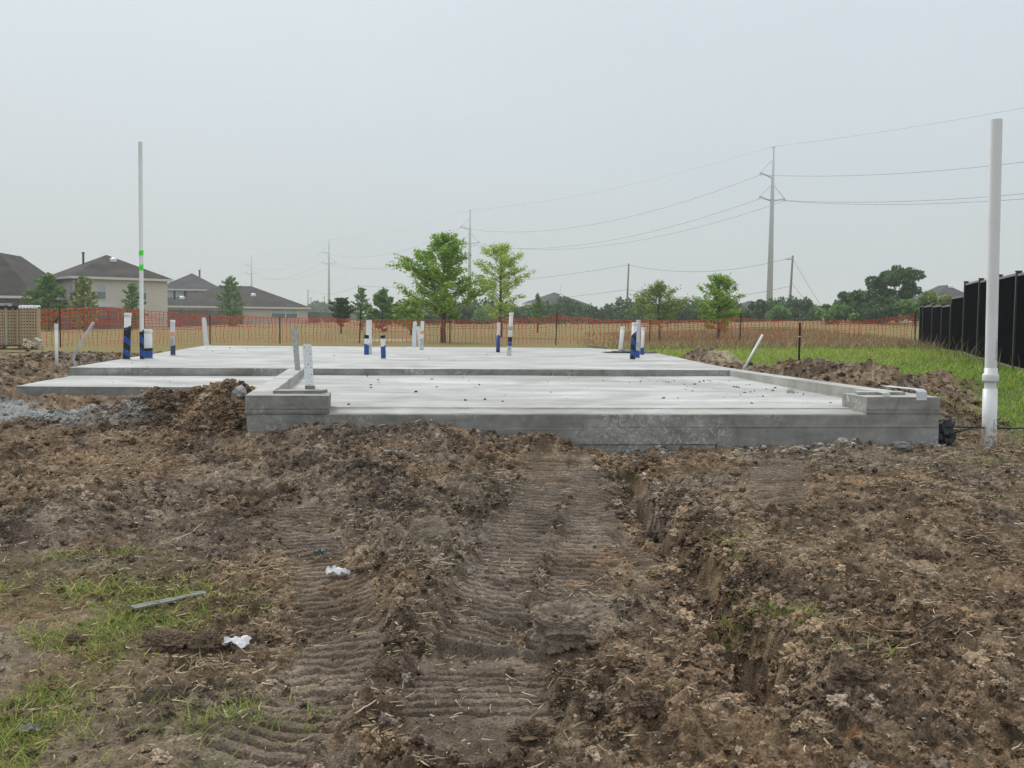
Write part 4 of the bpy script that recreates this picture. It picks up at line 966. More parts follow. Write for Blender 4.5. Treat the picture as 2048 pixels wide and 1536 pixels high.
# ------------------------------------------------------------------ houses
def house(label, corner, rot, Wd, Dp, eave, rise, wallm, roofm, wins=(), side_wins=(), over=.45, vents=(), pipes=(), gable=False, band=None):
    """corner: front left ground corner. front face along local +x, depth along local +y"""
    g = min(gz(corner[0], corner[1]), gz(corner[0] + Wd * math.cos(rot), corner[1] + Wd * math.sin(rot)))
    t = thing('house', label, 'house', (corner[0], corner[1], g), rot)
    mb = MB(); mb.box((0, 0, -.3), (Wd, Dp, eave)); mb.build('wall', wallm, t)
    x0, x1, y0, y1 = -over, Wd + over, -over, Dp + over; z0 = eave; z1 = eave + rise
    w_, d_ = x1 - x0, y1 - y0; e = eave - .22
    mb = MB()
    if gable: r0, r1 = (x0, (y0 + y1) / 2), (x1, (y0 + y1) / 2)
    elif w_ >= d_: r0, r1 = (x0 + d_ / 2, (y0 + y1) / 2), (x1 - d_ / 2, (y0 + y1) / 2)
    else: r0, r1 = ((x0 + x1) / 2, y0 + w_ / 2), ((x0 + x1) / 2, y1 - w_ / 2)
    vs = [(x0, y0, z0), (x1, y0, z0), (x1, y1, z0), (x0, y1, z0), (r0[0], r0[1], z1), (r1[0], r1[1], z1)]
    if w_ >= d_ or gable: fs = [(0, 1, 5, 4), (1, 2, 5), (2, 3, 4, 5), (3, 0, 4)]
    else: fs = [(0, 1, 4), (1, 2, 5, 4), (2, 3, 5), (3, 0, 4, 5)]
    fs.append((3, 2, 1, 0)); mb.add(vs, fs); rf = mb.build('roof', roofm, t)
    mb = MB(); k = .03
    mb.prism([(x0 - k, y0 - k), (x1 + k, y0 - k), (x1 + k, y0 + .02), (x0 - k, y0 + .02)], e, z0 + .01); mb.build('fascia', M_TRIM, t)
    mb = MB(); mb.prism([(x0 - k, y0 + .03), (x0 + .02, y0 + .03), (x0 + .02, y1), (x0 - k, y1)], e, z0 + .01); mb.build('fascia', M_TRIM, t)
    mb = MB(); mb.prism([(x1 - .02, y0 + .03), (x1 + k, y0 + .03), (x1 + k, y1), (x1 - .02, y1)], e, z0 + .01); mb.build('fascia', M_TRIM, t)
    for face, ws in (('f', wins), ('s', side_wins)):
        for (u, zc, ww, hh, sh) in ws:
            Mx = Matrix.Identity(4) if face == 'f' else Matrix.Rotation(-math.pi / 2, 4, 'Z')
            if face == 's': u = -u
            mb = MB(); mb.box((u - ww / 2 - .07, -.05, zc - hh / 2 - .07), (u + ww / 2 + .07, .02, zc + hh / 2 + .07), Mx); wo = mb.build('window', M_TRIM, t)
            mb = MB(); mb.box((u - ww / 2, -.06, zc + .02), (u + ww / 2, -.03, zc + hh / 2), Mx); mb.build('pane', M_BLIND, wo)
            mb = MB(); mb.box((u - ww / 2, -.06, zc - hh / 2), (u + ww / 2, -.03, zc - .02), Mx); mb.build('pane', M_GLASS, wo)
            if sh:
                for sgn in (-1, 1):
                    c = u + sgn * (ww / 2 + .28); mb = MB(); mb.box((c - .19, -.045, zc - hh / 2 - .05), (c + .19, .02, zc + hh / 2 + .05), Mx); mb.build('shutter', M_SHUT, wo)
    def roof_z(x, y):
        return z0 + rise * min(1, min(x - x0, x1 - x, y - y0, y1 - y) / (min(w_, d_) / 2))
    for (x, y) in vents:
        mb = MB(); z = roof_z(x, y); mb.tube([(x, y, z - .1), (x, y, z + .22), (x, y, z + .34)], [.36, .36, .12], 10); mb.build('roof_vent', M_WRAP, rf)
    for (x, y, h) in pipes:
        mb = MB(); z = roof_z(x, y); mb.tube([(x, y, z - .2), (x, y, z + h)], .11, 8); mb.tube([(x, y, z + h), (x, y, z + h + .12)], .17, 8); mb.build('flue', M_SHUT, rf)
    return t
def XY(px, Y): q = at_y(px, 640, Y); return (q.x, q.y)
def zpx(px, py, Y): return at_y(px, py, Y).z
hA = XY(-60, 84)
house('large dark-roofed brick house cut off at the left edge', XY(-135, 92), R(8), 8.6, 15, 3.0, 4.2, M_GREYW, M_ROOF, wins=((1.5, 1.6, 1.2, 1.5, 0), (6.2, 1.6, 1.2, 1.3, 0)), pipes=((2.9, 2.2, .7),))
house('two-storey tan house with dark hip roof behind the green-banded pipe', XY(150, 100), R(40), 9.3, 9.2, 5.1, 2.5, M_BUFF, M_ROOF,
      wins=((2.55, 3.65, .85, 1.5, 0), (6.3, 3.65, 1.5, 1.4, 0), (2.7, .9, 1.0, 1.2, 0), (5.3, .9, 1.4, 1.3, 0)), side_wins=((.8, 3.6, .7, 1.6, 0), (5.5, 3.6, 1.0, 1.5, 0)), vents=((4.9, 3.3),), pipes=((2.6, 5.6, 1.1),))
mb = MB(); mb.box((2.0, -.7, 2.1), (4.0, 0, 2.2)); mb.box((2.2, -.6, 1.8), (3.9, 0, 1.88)); aw = mb.build('awning', M_PYL, [o for o in COL.objects if o.get('label', '').startswith('two-storey tan house')][0])
mb = MB(); mb.tube([(.12, -.10, 5.0), (.12, -.10, .1)], .07, 6); mb.build('downpipe', M_SHUT, aw.parent)
house('two-storey house with shuttered windows behind the long low roof', XY(318, 152), R(14), 9.0, 9.0, 5.2, 2.6, M_BUFF2, M_ROOF2, wins=((1.5, 4.0, 1.0, 1.7, 1), (3.0, 4.0, 1.0, 1.7, 1), (6.3, 4.3, .9, 1.0, 0)), pipes=((5.6, 5.0, 1.0),))
house('single-storey cream house with a broad brown hip roof', XY(322, 138), R(14), 19.6, 15.5, 2.55, 3.1, M_CREAM, M_ROOF, wins=((4.2, 1.5, 1.6, 1.2, 0), (6.6, 1.5, 1.0, 1.2, 0), (15.6, 1.7, 1.8, 1.2, 0), (17.4, 1.7, 1.5, 1.2, 0)), vents=((12.2, 3.9), (2.6, 2.4)), pipes=((9.1, 8.2, .9),))
# far houses to the right of the middle
for lab, px, Y, rot, Wd, Dp, ez, rise, gab in (('hazy two-storey house with a gabled roof behind the mid trees', 1088, 190, 24, 8.6, 9, 3.6, 2.2, False), ('long low grey-roofed house behind the slender utility pole', 1192, 200, 2, 10.6, 9, .9, 1.9, False),
                                               ('grey-roofed house just left of the tallest pylon', 1474, 185, 4, 7.5, 9, 2.4, 1.6, False), ('small grey roof between the wooden pole and the oak trees', 1592, 190, 6, 5.6, 8, 1.7, 1.5, False), ('grey roof peeping over the far end of the black fence', 1868, 150, 0, 6, 9, 3.4, 2.2, False)):
    c = XY(px, Y); h = house(lab, c, R(rot), Wd, Dp, ez, rise, M_BUFF2, M_ROOF2, wins=((Wd * .3, ez * .55, 1, 1.0, 0), (Wd * .7, ez * .55, 1, 1.0, 0)), vents=((Wd * .55, 2.4),))

# ------------------------------------------------------------------ transmission pylons, poles and wires
PH = 36.0
PYL = [(1538, 209), (938.5, 334), (658, 464), (503.5, 585)]
pl = []
adir = Vector((.88, .47, 0))
def pylon(label, x, y, H=PH, parts=True):
    g = gz(x, y); base_z = min(g, .6) if False else g
    t = thing('power_pylon', label, 'pylon', (x, y, g), 0, 'steel transmission pylons')
    z_top = CZ + H * (348 / 348.) - .0
    h = z_top - g
    mb = MB(); mb.tube([(0, 0, -1), (0, 0, h * .72), (0, 0, h)], [.72, .40, .22], 12); mb.build('mast', M_PYL, t, True)
    k = H / 36.0; tips = {}
    def at(zr): return h - zr * k
    for key, sg, z_tip, z_root, z_br in (('u', -1, 5.5, 6.4, 2.6), ('l', -1, 10.3, 11.1, 7.6), ('r', 1, 10.3, 11.1, 7.6)):
        tip = adir * sg * 3.35 + Vector((0, 0, at(z_tip)))
        mb = MB(); mb.tube([(0, 0, at(z_root)), tip], [.17, .12], 6); ar = mb.build('cross_arm', M_PYL, t)
        mb = MB(); mb.tube([(0, 0, at(z_br)), tip], [.07, .07], 6); mb.build('brace', M_PYL, ar)
        mb = MB(); mb.tube([tip, tip - Vector((0, 0, .55))], [.14, .14], 6); mb.build('insulator', M_PYL, ar)
        tips[key] = Vector((x, y, g)) + tip - Vector((0, 0, .5))
    mb = MB(); mb.box((-.5, -.1, h - .2), (.35, .1, h - .05)); mb.build('top_bracket', M_PYL, t)
    tips['t'] = Vector((x, y, g + h)); return tips
labs = ['tallest grey steel pylon, nearest, at the right', 'second tallest steel pylon rising behind the bright green tree', 'third steel pylon standing alone at mid left', 'faint farthest steel pylon behind the brown hip roof']
TP = []
for (px, Y), lb in zip(PYL, labs):
    c = XY(px, Y); TP.append(pylon(lb, c[0], c[1]))
off = TP[0]['t'] - TP[1]['t']
TP.insert(0, {k: v + off * .96 + Vector((0, 0, 0)) for k, v in TP[0].items()})
TP.append({k: v + (TP[-1]['t'] - TP[-2]['t']) * Vector((1, 1, 0)).length / 1.414 for k, v in TP[-1].items()})
def wire(a, b, sag, r, lab, grp, n=22):
    mb = MB(); mb.tube([(a + (b - a) * (i / n) - Vector((0, 0, sag * 4 * (i / n) * (1 - i / n)))) - a for i in range(n + 1)], r, 5, False)
    o = mb.build('power_line', M_WIRE); o.location = a; tag(o, lab, 'power line', grp); return o
spans = ['running off right from the tallest pylon', 'between the tallest and second tallest pylons', 'between the second and third pylons', 'between the third and farthest pylons']
kn = {'t': 'topmost ground wire', 'u': 'upper left-arm conductor', 'l': 'lower left-arm conductor', 'r': 'lower right-arm conductor'}
for i in range(4):
    for k in 'tulr':
        wire(TP[i][k], TP[i + 1][k], 2.2 if k == 't' else 5.2,   .020 if k == 't' else .036, kn[k] + ' ' + spans[i], 'transmission line wires')
def pole(label, px, top, Y, lean=0.0, arm=None, r=.17):
    c = XY(px, Y); g = gz(*c); h = at_y(px, top, Y).z - g; mpp = Y / FPX
    t = thing('utility_pole', label, 'utility pole', (c[0], c[1], g), 0, 'wooden utility poles')
    tv = Vector((lean * mpp, 0, h)); mb = MB(); mb.tube([(0, 0, -1), tv], [r, r * .7], 8); mb.build('shaft', M_POLE, t, True)
    if arm: mb = MB(); mb.box((tv.x - arm, -.06, h - .75), (tv.x + .1, .06, h - .6)); mb.build('bracket', M_POLE, t)
    return Vector((c[0], c[1], g)) + tv
A = pole('leaning wooden utility pole just right of the tallest pylon', 1577, 511, 187, 5, 1.4, .26)
B = pole('slender wooden utility pole at centre right', 1252.5, 527, 215, 3, None, .24)
C = pole('slim wooden pole left of the small bushy trees', 714, 570, 330, 3, None, .22)
D = pole('thin far pole beside the cream house', 616, 579, 400, 0, None, .22)
pole('short thin far pole right of the cream house', 622, 594, 420, 0, .8, .2); pole('small far pole in front of the hazy woods', 649, 592, 430, 0, 1.2, .2)
for (a, b, nm) in ((A, B, 'between the two wooden poles at right'), (B, C, 'between the centre and left wooden poles'), (C, D, 'between the two far left poles')):
    for dz, k in ((-.3, 'upper'), (-5.5, 'lower')):
        wire(a + Vector((0, 0, dz)), b + Vector((0, 0, dz)), 2.0, .038, k + ' utility wire ' + nm, 'utility wires')
gq = at_y(1646, 618, 187); wire(A - Vector((0, 0, .6)), gq, .1, .035, 'upper guy wire slanting down right from the leaning pole', 'guy wires')
wire(A - Vector((0, 0, 5.0)), at_y(1622, 615, 187), .1, .03, 'lower guy wire slanting down right from the leaning pole', 'guy wires')
# far radio masts
for px, top, lab in ((1120, 570, 'faint thin radio mast above the gabled far house'), (327, 540, 'faint thin mast left of the shuttered house'), (402, 530, 'faint thin mast right of the shuttered house flue')):
    c = XY(px, 520); g = gz(*c); mb = MB(); mb.tube([(0, 0, 0), (0, 0, at_y(px, top, 520).z - g)], [.22, .12], 5); o = mb.build('radio_mast', M_PYL); o.location = (*c, g); tag(o, lab, 'mast', 'far masts')
# marker stakes beyond the net
for px, y0, y1, Y, dx, lab in ((1654, 662, 636, 52, -8, 'pale yellow marker leaning left in the tall grass'), (645, 654, 639, 60, -1, 'small pale stake in the field in front of the board fence')):
    c = XY(px, Y); g = gz(*c); mpp = Y / FPX; mb = MB(); z0 = at_y(px, y0, Y).z; mb.tube([(0, 0, min(0, z0 - g) - .1), (dx * mpp, 0, at_y(px, y1, Y).z - g)], .032, 6); o = mb.build('marker_stake', M_BRICKL); o.location = (*c, g); tag(o, lab, 'stake')
# ------------------------------------------------------------------ trees
def leaf_mesh(name, C, size, mat, parent, seed, flat=.0, aspect=.5):
    r = np.random.default_rng(seed); n = len(C)
    d = r.normal(size=(n, 3)); d[:, 2] *= (1 - flat); d /= np.linalg.norm(d, axis=1)[:, None]
    e = r.normal(size=(n, 3)); e -= d * (e * d).sum(1)[:, None]; e /= np.linalg.norm(e, axis=1)[:, None]
    s = size * (.6 + .8 * r.random(n))[:, None]
    V = np.stack([C - d * s, C + e * s * aspect, C + d * s, C - e * s * aspect], 1).reshape(-1, 3)
    F = np.arange(n * 4).reshape(-1, 4)
    return np_mesh(name, V, F, mat, parent)
def limb(mb, a, b, r0, r1, rr, n=5, bend=.08):
    a, b = Vector(a), Vector(b); L = (b - a).length
    pts = [a + (b - a) * (i / n) + (Vector((rr.uniform(-1, 1), rr.uniform(-1, 1), rr.uniform(-.5, 1))) * L * bend if 0 < i < n else Vector()) for i in range(n + 1)]
    mb.tube(pts, [r0 + (r1 - r0) * i / n for i in range(n + 1)], 6, False); return pts
def cypress(label, px, Y, top, base, wpx, n_leaf, leaf, lsize, seed, lowest=.12, bare=0.0, wide_at=.28, group='young trees in the field', power=1.0, trunk_r=None, lean=0, jit=1.0):
    c = XY(px, Y); g = gz(*c); H = at_y(px, top, Y).z - g; mpp = Y / FPX; Rw = wpx / 2 * mpp
    t = thing('tree', label, 'tree', (c[0], c[1], g), 0, group); rr = random.Random(seed); r = np.random.default_rng(seed)
    tr = trunk_r or max(.035, H * .016); mb = MB()
    tp = [Vector((lean * mpp * (i / 8) + rr.uniform(-.03, .03) * H * .3, rr.uniform(-.03, .03) * H * .3, H * .96 * i / 8)) if i else Vector((0, 0, -.2)) for i in range(9)]
    mb.tube(tp, [tr * (1.25 - 1.15 * i / 8) for i in range(9)], 8, False)
    segs = []; wts = []
    def on_trunk(k): f = k * 8 / .96; i = min(int(f), 7); return tp[i] + (tp[i + 1] - tp[i]) * min(1, f - i)
    nb = 46
    for b in range(nb):
        k = lowest + (.94 - lowest) * (b / (nb - 1)) ** .9
        pr = (k - lowest) / (1 - lowest); env = (min(1, (pr + .12) / max(wide_at, .01)) if pr < wide_at else max(.06, (1 - (pr - wide_at) / (1 - wide_at)) ** power))
        L = Rw * env * rr.uniform(.55, 1.15); az = b * 2.4 + rr.uniform(-.5, .5); el = .18 + .55 * k + rr.uniform(-.12, .2)
        a = on_trunk(min(k, .93)); e = a + Vector((math.cos(az) * math.cos(el), math.sin(az) * math.cos(el), math.sin(el))) * L
        pts = limb(mb, a, e, tr * .34 * (1 - .6 * k), tr * .06, rr)
        for i in range(1, 5): segs.append((pts[i], pts[i + 1])); wts.append(.4 + .25 * i)
        for q in range(4):
            i = rr.randint(1, 4); s = pts[i]; d2 = (e - a).normalized() + Vector((rr.uniform(-.8, .8), rr.uniform(-.8, .8), rr.uniform(-.3, .5))); f = s + d2.normalized() * L * rr.uniform(.18, .38)
            mb.tube([s, f], [tr * .09, tr * .03], 4, False); segs.append((s, f)); wts.append(.9)
    for q in range(3): segs.append((on_trunk(.85), tp[-1] + Vector((0, 0, H * .03)))); wts.append(.5)
    mb.build('trunk', M_BARK, t, True)
    A = np.array([tuple(s[0]) for s in segs]); B = np.array([tuple(s[1]) for s in segs]); wt = np.array(wts) * np.linalg.norm(B - A, axis=1)
    keep = r.random(len(wt)) > bare; wt = wt * keep; wt /= wt.sum()
    ix = r.choice(len(A), n_leaf, p=wt); u = r.random((n_leaf, 1)) * 1.08
    C = A[ix] + (B[ix] - A[ix]) * u + r.normal(size=(n_leaf, 3)) * np.array([.05, .05, .04]) * Rw * .75 * jit
    leaf_mesh('crown', C, lsize, leaf, t, seed, .35, .42); return t
def oak(label, px, Y, top, wpx, n_leaf, leaf, lsize, seed, clumps=26, low=.18, group='broad dark trees along the treeline', gap=.0, kind='tree'):
    c = XY(px, Y); g = gz(*c); H = at_y(px, top, Y).z - g; mpp = Y / FPX; Rw = wpx / 2 * mpp
    t = thing(kind, label, 'tree' if kind == 'tree' else 'bush', (c[0], c[1], g), 0, group); rr = random.Random(seed); r = np.random.default_rng(seed)
    mb = MB(); fork = Vector((rr.uniform(-.1, .1) * Rw, 0, H * max(low, .12))); tr = H * .03
    mb.tube([(0, 0, -.3), fork * .5, fork], [tr * 1.2, tr, tr * .8], 8, False)
    C = []; cen = []
    for k in range(clumps):
        while True:
            v = Vector((rr.uniform(-1, 1), rr.uniform(-1, 1), rr.uniform(-1, 1)))
            if v.length < 1: break
        zc = H * (low + (1 - low) * .5) + v.z * H * (1 - low) * .46
        wenv = 1.0 if v.z < .2 else math.sqrt(max(.1, 1 - ((v.z - .2) / .85) ** 2))
        p = Vector((v.x * Rw * .88 * wenv, v.y * Rw * .88 * wenv, zc)); rad = Rw * rr.uniform(.17, .34) * (.62 if gap else 1); cen.append((p, rad))
        limb(mb, fork, p, tr * .4, tr * .06, rr, 4, .07)
    mb.build('trunk', M_BARK, t, True)
    w_ = np.array([q[1] ** 2 for q in cen]); w_ /= w_.sum(); ix = r.choice(len(cen), n_leaf, p=w_)
    d = r.normal(size=(n_leaf, 3)); d /= np.linalg.norm(d, axis=1)[:, None]
    rad = np.array([q[1] for q in cen])[ix][:, None] * (.45 + .62 * r.random((n_leaf, 1)) ** .6)
    P = np.array([tuple(q[0]) for q in cen])[ix] + d * rad * np.array([1, 1, .75]); P[:, 2] = np.maximum(P[:, 2], .05)
    leaf_mesh('crown', P, lsize, leaf, t, seed, .1, .55); return t
cypress('large bright green tree in front of the second pylon', 887, 48.5, 470, 690, 208, 13000, L_BRIGHT, .080, 1, .20, .10, .24, power=.7, jit=1.15, trunk_r=.12)
cypress('sparse yellow-green tree right of the large bright one', 1000, 60, 489, 660, 128, 7500, L_YELL, .072, 2, .17, .12, .42, power=.5, jit=1.5, trunk_r=.10)
cypress('feathery thin young tree above the right-hand stub cluster', 1321, 49, 562, 690, 140, 4800, L_OLIVE, .058, 3, .24, .15, .24, power=1.0, jit=1.3, trunk_r=.055, lean=-6)
cypress('bright green young tree right of centre', 1437, 50, 551, 690, 124, 7500, L_BRIGHT, .062, 4, .14, .05, .34, power=.7, jit=1.3, trunk_r=.07)
cypress('tiny sparse tree left of the far gabled house', 1075, 75, 584, 660, 48, 900, L_MID, .10, 5, .2, .2, .3, trunk_r=.05)
cypress('small dark bushy tree at the end of the board fence', 682, 70, 598, 660, 56, 3000, L_DARK, .12, 6, .22, .0, .45, power=.45, trunk_r=.06)
cypress('wispy young tree just right of the fence-end bush', 724, 85, 574, 660, 46, 1300, L_MID, .13, 7, .1, .15, .4, power=.6, trunk_r=.05)
cypress('rounded mid green tree left of the large bright one', 765, 78, 578, 660, 84, 4600, L_MID, .13, 8, .06, .0, .30, power=.7, trunk_r=.07)
cypress('low green tree touching the left side of the large bright tree', 822, 66, 602, 660, 80, 2800, L_BRIGHT, .11, 9, .1, .05, .4, power=.6, trunk_r=.06)
for i, (px, Y, top, wd, nl) in enumerate(((97, 80, 546, 108, 6500), (168, 82, 552, 78, 4200), (264, 90, 566, 62, 3000), (460, 112, 553, 78, 4600))):
    cypress(['wide conical tree between the two left houses', 'light conical tree in front of the tan house', 'small conical tree left of the green-banded pipe', 'dense conical tree in front of the brown hip roof'][i], px, Y, top, 640, wd, nl, (L_OLIVE if i == 1 else L_MID), .12, 20 + i, .04,   .12, .26, 'conical trees along the board fence', .62, .07)
# treeline
TL = [(1738, 92, 578, 116, 'leafy dark tree left of the tall oak'), (1795, 96, 527, 142, 'tall spreading oak with sky showing through its crown'), (1868, 92, 584, 76, 'rounded olive tree by the end of the black fence'), (1690, 100, 586, 90, 'low broad tree at the left end of the right treeline'),
      (1588, 120, 586, 70, 'dark tree behind the leaning utility pole'), (1520, 125, 594, 56, 'dark tree behind the foot of the tallest pylon'), (1640, 118, 606, 40, 'small dark tree in the gap right of the leaning pole'),
      (1352, 130, 596, 74, 'dark tree behind the feathery young tree'), (1145, 150, 594, 66, 'hazy dark tree hiding the far gabled house'), (1045, 140, 612, 60, 'low hazy tree right of the yellow-green tree'), (1185, 150, 612, 34, 'small hazy tree left of the low grey roof'), (1400, 135, 604, 60, 'dark tree behind the bright young tree'), (930, 130, 610, 80, 'dark tree behind the trunk of the large bright tree'), (1100, 150, 606, 40, 'hazy tree at the left of the far gabled house')]
for i, (px, Y, top, wd, lab) in enumerate(TL):
    tall = i == 1
    oak(lab, px, Y, top, wd, 7000 if tall else 3200, L_OLIVE if i == 2 else (L_MID if i in (6, 9) else L_DARK), .15 if tall else .19, 50 + i, 40 if tall else 26, .16 if tall else .04, gap=1 if tall else 0)
# hedge bushes at the foot of the treeline
for i, (px, Y, top, wd) in enumerate(((1680, 90, 612, 90), (1760, 88, 606, 100), (1830, 86, 602, 100), (1890, 84, 606, 70), (1560, 112, 618, 80), (1470, 120, 622, 70), (1260, 140, 624, 100), (1200, 140, 626, 80), (1320, 130, 616, 80), (1020, 130, 620, 80), (960, 128, 618, 80), (860, 125, 616, 90), (780, 120, 618, 80), (1090, 135, 622, 70))):
    oak('low rounded bush in the hedge line %s' % ['left of the oak trees', 'below the tall oak', 'right of the tall oak', 'at the black fence end', 'behind the tallest pylon foot', 'left of the tallest pylon', 'below the low grey roof', 'at the far low house wall', 'behind the feathery tree', 'right of the yellow-green tree', 'between the two centre trees', 'left of the bright tree trunk', 'behind the rounded green tree', 'below the far gabled house'][i], px, Y, top, wd, 1500, L_DARK if i % 2 else L_MID, .19, 90 + i, 12, .0, 'bushes of the far hedge', kind='bush')
r = np.random.default_rng(78); Cs = []
for px in range(800, 1940, 7):
    q = at_y(px + r.uniform(-3, 3), 640, 142 + r.uniform(-8, 8)); g = gz(q.x, q.y); h = (1.5 + 1.6 * abs(math.sin(px * .021)) + r.uniform(0, .8)); n = 150; d = r.normal(size=(n, 3)); d /= np.linalg.norm(d, axis=1)[:, None]
    Cs.append(np.array([q.x, q.y, g + h * .45]) + d * np.array([.7, .7, h * .6]) * (.5 + .5 * r.random((n, 1))))
o = leaf_mesh('hedgerow', np.concatenate(Cs), .24, L_DARK, None, 15, 0, .6); tag(o, 'continuous low hedgerow along the far side of the field', 'hedge', kind='stuff')
# far-off wood on the horizon
V = []
r = np.random.default_rng(77)
Cs = []
for px in range(600, 720, 6):
    q = at_y(px + r.uniform(-3, 3), 640, 420 + r.uniform(-20, 20)); h = 5 + 3 * abs(math.sin(px * .031)) + r.uniform(-1, 1)
    g = gz(q.x, q.y); n = 130; d = r.normal(size=(n, 3)); d /= np.linalg.norm(d, axis=1)[:, None]
    Cs.append(np.array([q.x, q.y, g + h * .5]) + d * np.array([2.6, 2.6, h * .5]) * (.6 + .4 * r.random((n, 1))))
o = leaf_mesh('distant_woods', np.concatenate(Cs), .85, L_DARK, None, 5, 0, .7); tag(o, 'hazy blue-grey line of woods on the far left horizon', 'woods', kind='stuff')

# ------------------------------------------------------------------ grass and straw
def blades(name, X, Y, H, wd, mat, lean=.35, seed=0, flat=False, zoff=0.0):
    r = np.random.default_rng(seed); n = len(X); Z = HZ(X, Y) + zoff
    az = r.random(n) * 2 * np.pi; ln = lean * (.3 + r.random(n)); dx, dy = np.cos(az), np.sin(az); qx, qy = -dy, dx
    pz = np.zeros(n)
    if flat:
        b = np.stack([X, Y, Z + .004 + .012 * r.random(n)], 1); th = (r.random(n) - .35) * .5
        d = np.stack([dx * np.cos(th), dy * np.cos(th), np.sin(th)], 1); bend = (r.random(n) - .5)[:, None] * .5
        q = np.stack([qx, qy, pz], 1); m = b + d * (H * .5)[:, None] + q * H[:, None] * bend * .4; t = b + d * H[:, None] + q * H[:, None] * bend * -.1
        wv = (q + np.array([0, 0, .6])) * wd[:, None]
    else:
        b = np.stack([X, Y, Z - .01], 1); d = np.stack([dx * ln, dy * ln, np.ones(n)], 1)
        m = b + d * (H * .5)[:, None]; t = b + np.stack([dx * ln * 1.5, dy * ln * 1.5, np.full(n, .95)], 1) * H[:, None]
        wv = np.stack([qx, qy, pz], 1) * wd[:, None]
    V = np.stack([b - wv, b + wv, m + wv * .8, m - wv * .8, t + wv * .15, t - wv * .15], 1).reshape(-1, 3)
    i = np.arange(n)[:, None] * 6; F = np.concatenate([i + np.array([0, 1, 2, 3]), i + np.array([3, 2, 4, 5])], 1).reshape(-1, 4)
    return np_mesh(name, V, F, mat)
def scatter(n, x0, x1, y0, y1, keep, seed):
    r = np.random.default_rng(seed); X = x0 + (x1 - x0) * r.random(n); Y = y0 + (y1 - y0) * r.random(n)
    k = keep(X, Y) > r.random(n); return X[k], Y[k], r
# weeds, low left
def kweed(X, Y):
    w_ = cover(X, Y)[2]; return w_ * np.clip(sst(-.12, .30, fbm(X * 2.2, Y * 2.2, 81, 3)) * 1.0 + .07, 0, 1)
X, Y, r = scatter(80000, -3.6, -.6, 2.9, 6.2, kweed, 1)
o = blades('weeds', X, Y,   .015 + .045 * r.random(len(X)) ** 1.8, .0013 + .0016 * r.random(len(X)), G_LUSH, 1.1, 2); tag(o, 'patchy green weeds and grass in the lower left corner', 'weeds', kind='stuff')
# tufts along the trench and elsewhere
xs, ys = [], []
r = np.random.default_rng(9)
for px, py, n, sp in ((1452, 1092, 160, .05), (1462, 1120, 100, .05), (1458, 1180, 90, .06), (1460, 1215, 60, .05), (1500, 1228, 150, .06), (1545, 1243, 90, .05), (1585, 1262, 230, .07), (1600, 1300, 60, .05), (1752, 1335, 60, .05), (1725, 1330, 30, .04), (1300, 1000, 50, .05), (1262, 930, 60, .06), (1960, 930, 120, .12), (1985, 1010, 70, .1), (1900, 850, 300, .16), (1930, 870, 200, .14), (110, 1125, 80, .06), (130, 1178, 60, .05), (250, 1120, 40, .05), (395, 1180, 120, .07), (180, 1190, 300, .09)):
    p = G(px, py); xs.append(p.x + r.normal(size=n) * sp); ys.append(p.y + r.normal(size=n) * sp)
X = np.concatenate(xs); Y = np.concatenate(ys)
o = blades('grass_tufts', X, Y, .02 + .045 * r.random(len(X)), .0016 + .0016 * r.random(len(X)), G_LUSH, 1.2, 3); tag(o, 'small green grass tufts along the trench and in the soil', 'grass', kind='stuff')
# lush lawn strip on the right
def kgreen(X, Y): return cover(X, Y)[0] * sst(1.2, .9, (X - 10.45 - .3 * (Y - 20.7)))
X, Y, r = scatter(160000, 2.2, 18, 9.3, 44, lambda X, Y: kgreen(X, Y) * np.clip(12 / Y, .3, 1), 4)
o = blades('lawn_grass', X, Y, (.03 + .055 * r.random(len(X))) * (1 + .02 * Y), .0024 + .00026 * Y, G_GREEN, .8, 5); tag(o, 'fresh green grass beside the black fence and behind the mounds', 'grass', kind='stuff')
# tall seeding grass along the fence and net
def kfence(X, Y):
    d = (10.45 + .3 * (Y - 20.7)) - X; return np.exp(-((d - .45) / .4) ** 2) * (d > .06)
X, Y, r = scatter(2600, 8, 17.5, 19, 42, kfence, 6)
o = blades('tall_grass', X, Y, .15 + .5 * r.random(len(X)) ** 1.5, .003 + .0002 * Y, G_SEED, .45, 7); tag(o, 'tall seeding grass growing along the foot of the black fence', 'grass', kind='stuff')
X, Y, r = scatter(60000, 3, 19, 34, 70, lambda X, Y: sst(.05, .22, X / Y) * np.clip(40 / Y, 0, 1) * .9, 8)
o = blades('field_grass', X, Y, .08 + .26 * r.random(len(X)) ** 1.5, .006 + .0002 * Y, G_DRY, .6, 9); tag(o, 'tan seeding grass of the field behind the orange fence at right', 'grass', kind='stuff')
# straw and root bits over the soil
def kstraw(X, Y):
    a, b = ab(X, Y); on = ~((a > -2.9) & (a < 6.6) & (b > front_b(a) - .02)); tk = height(X, Y, False)[1]
    return on * (.25 + .75 * sst(-.1, .4, fbm(X * 1.3, Y * 1.3, 91, 3))) * np.clip(5 / Y, .2, 1) * (1 - .55 * tk['trk'])
X, Y, r = scatter(110000, -6.2, 6.2, 2.8, 11, lambda X, Y: kstraw(X, Y) * (np.abs(X) < .62 * Y + .8), 12)
o = blades('straw_litter', X, Y, .012 + .065 * r.random(len(X)) ** 2.6, .0011 + .0014 * r.random(len(X)) + .00016 * Y, G_STRAW, 0, 13, True); tag(o, 'dry straw and root bits scattered over the churned soil', 'straw', kind='stuff')
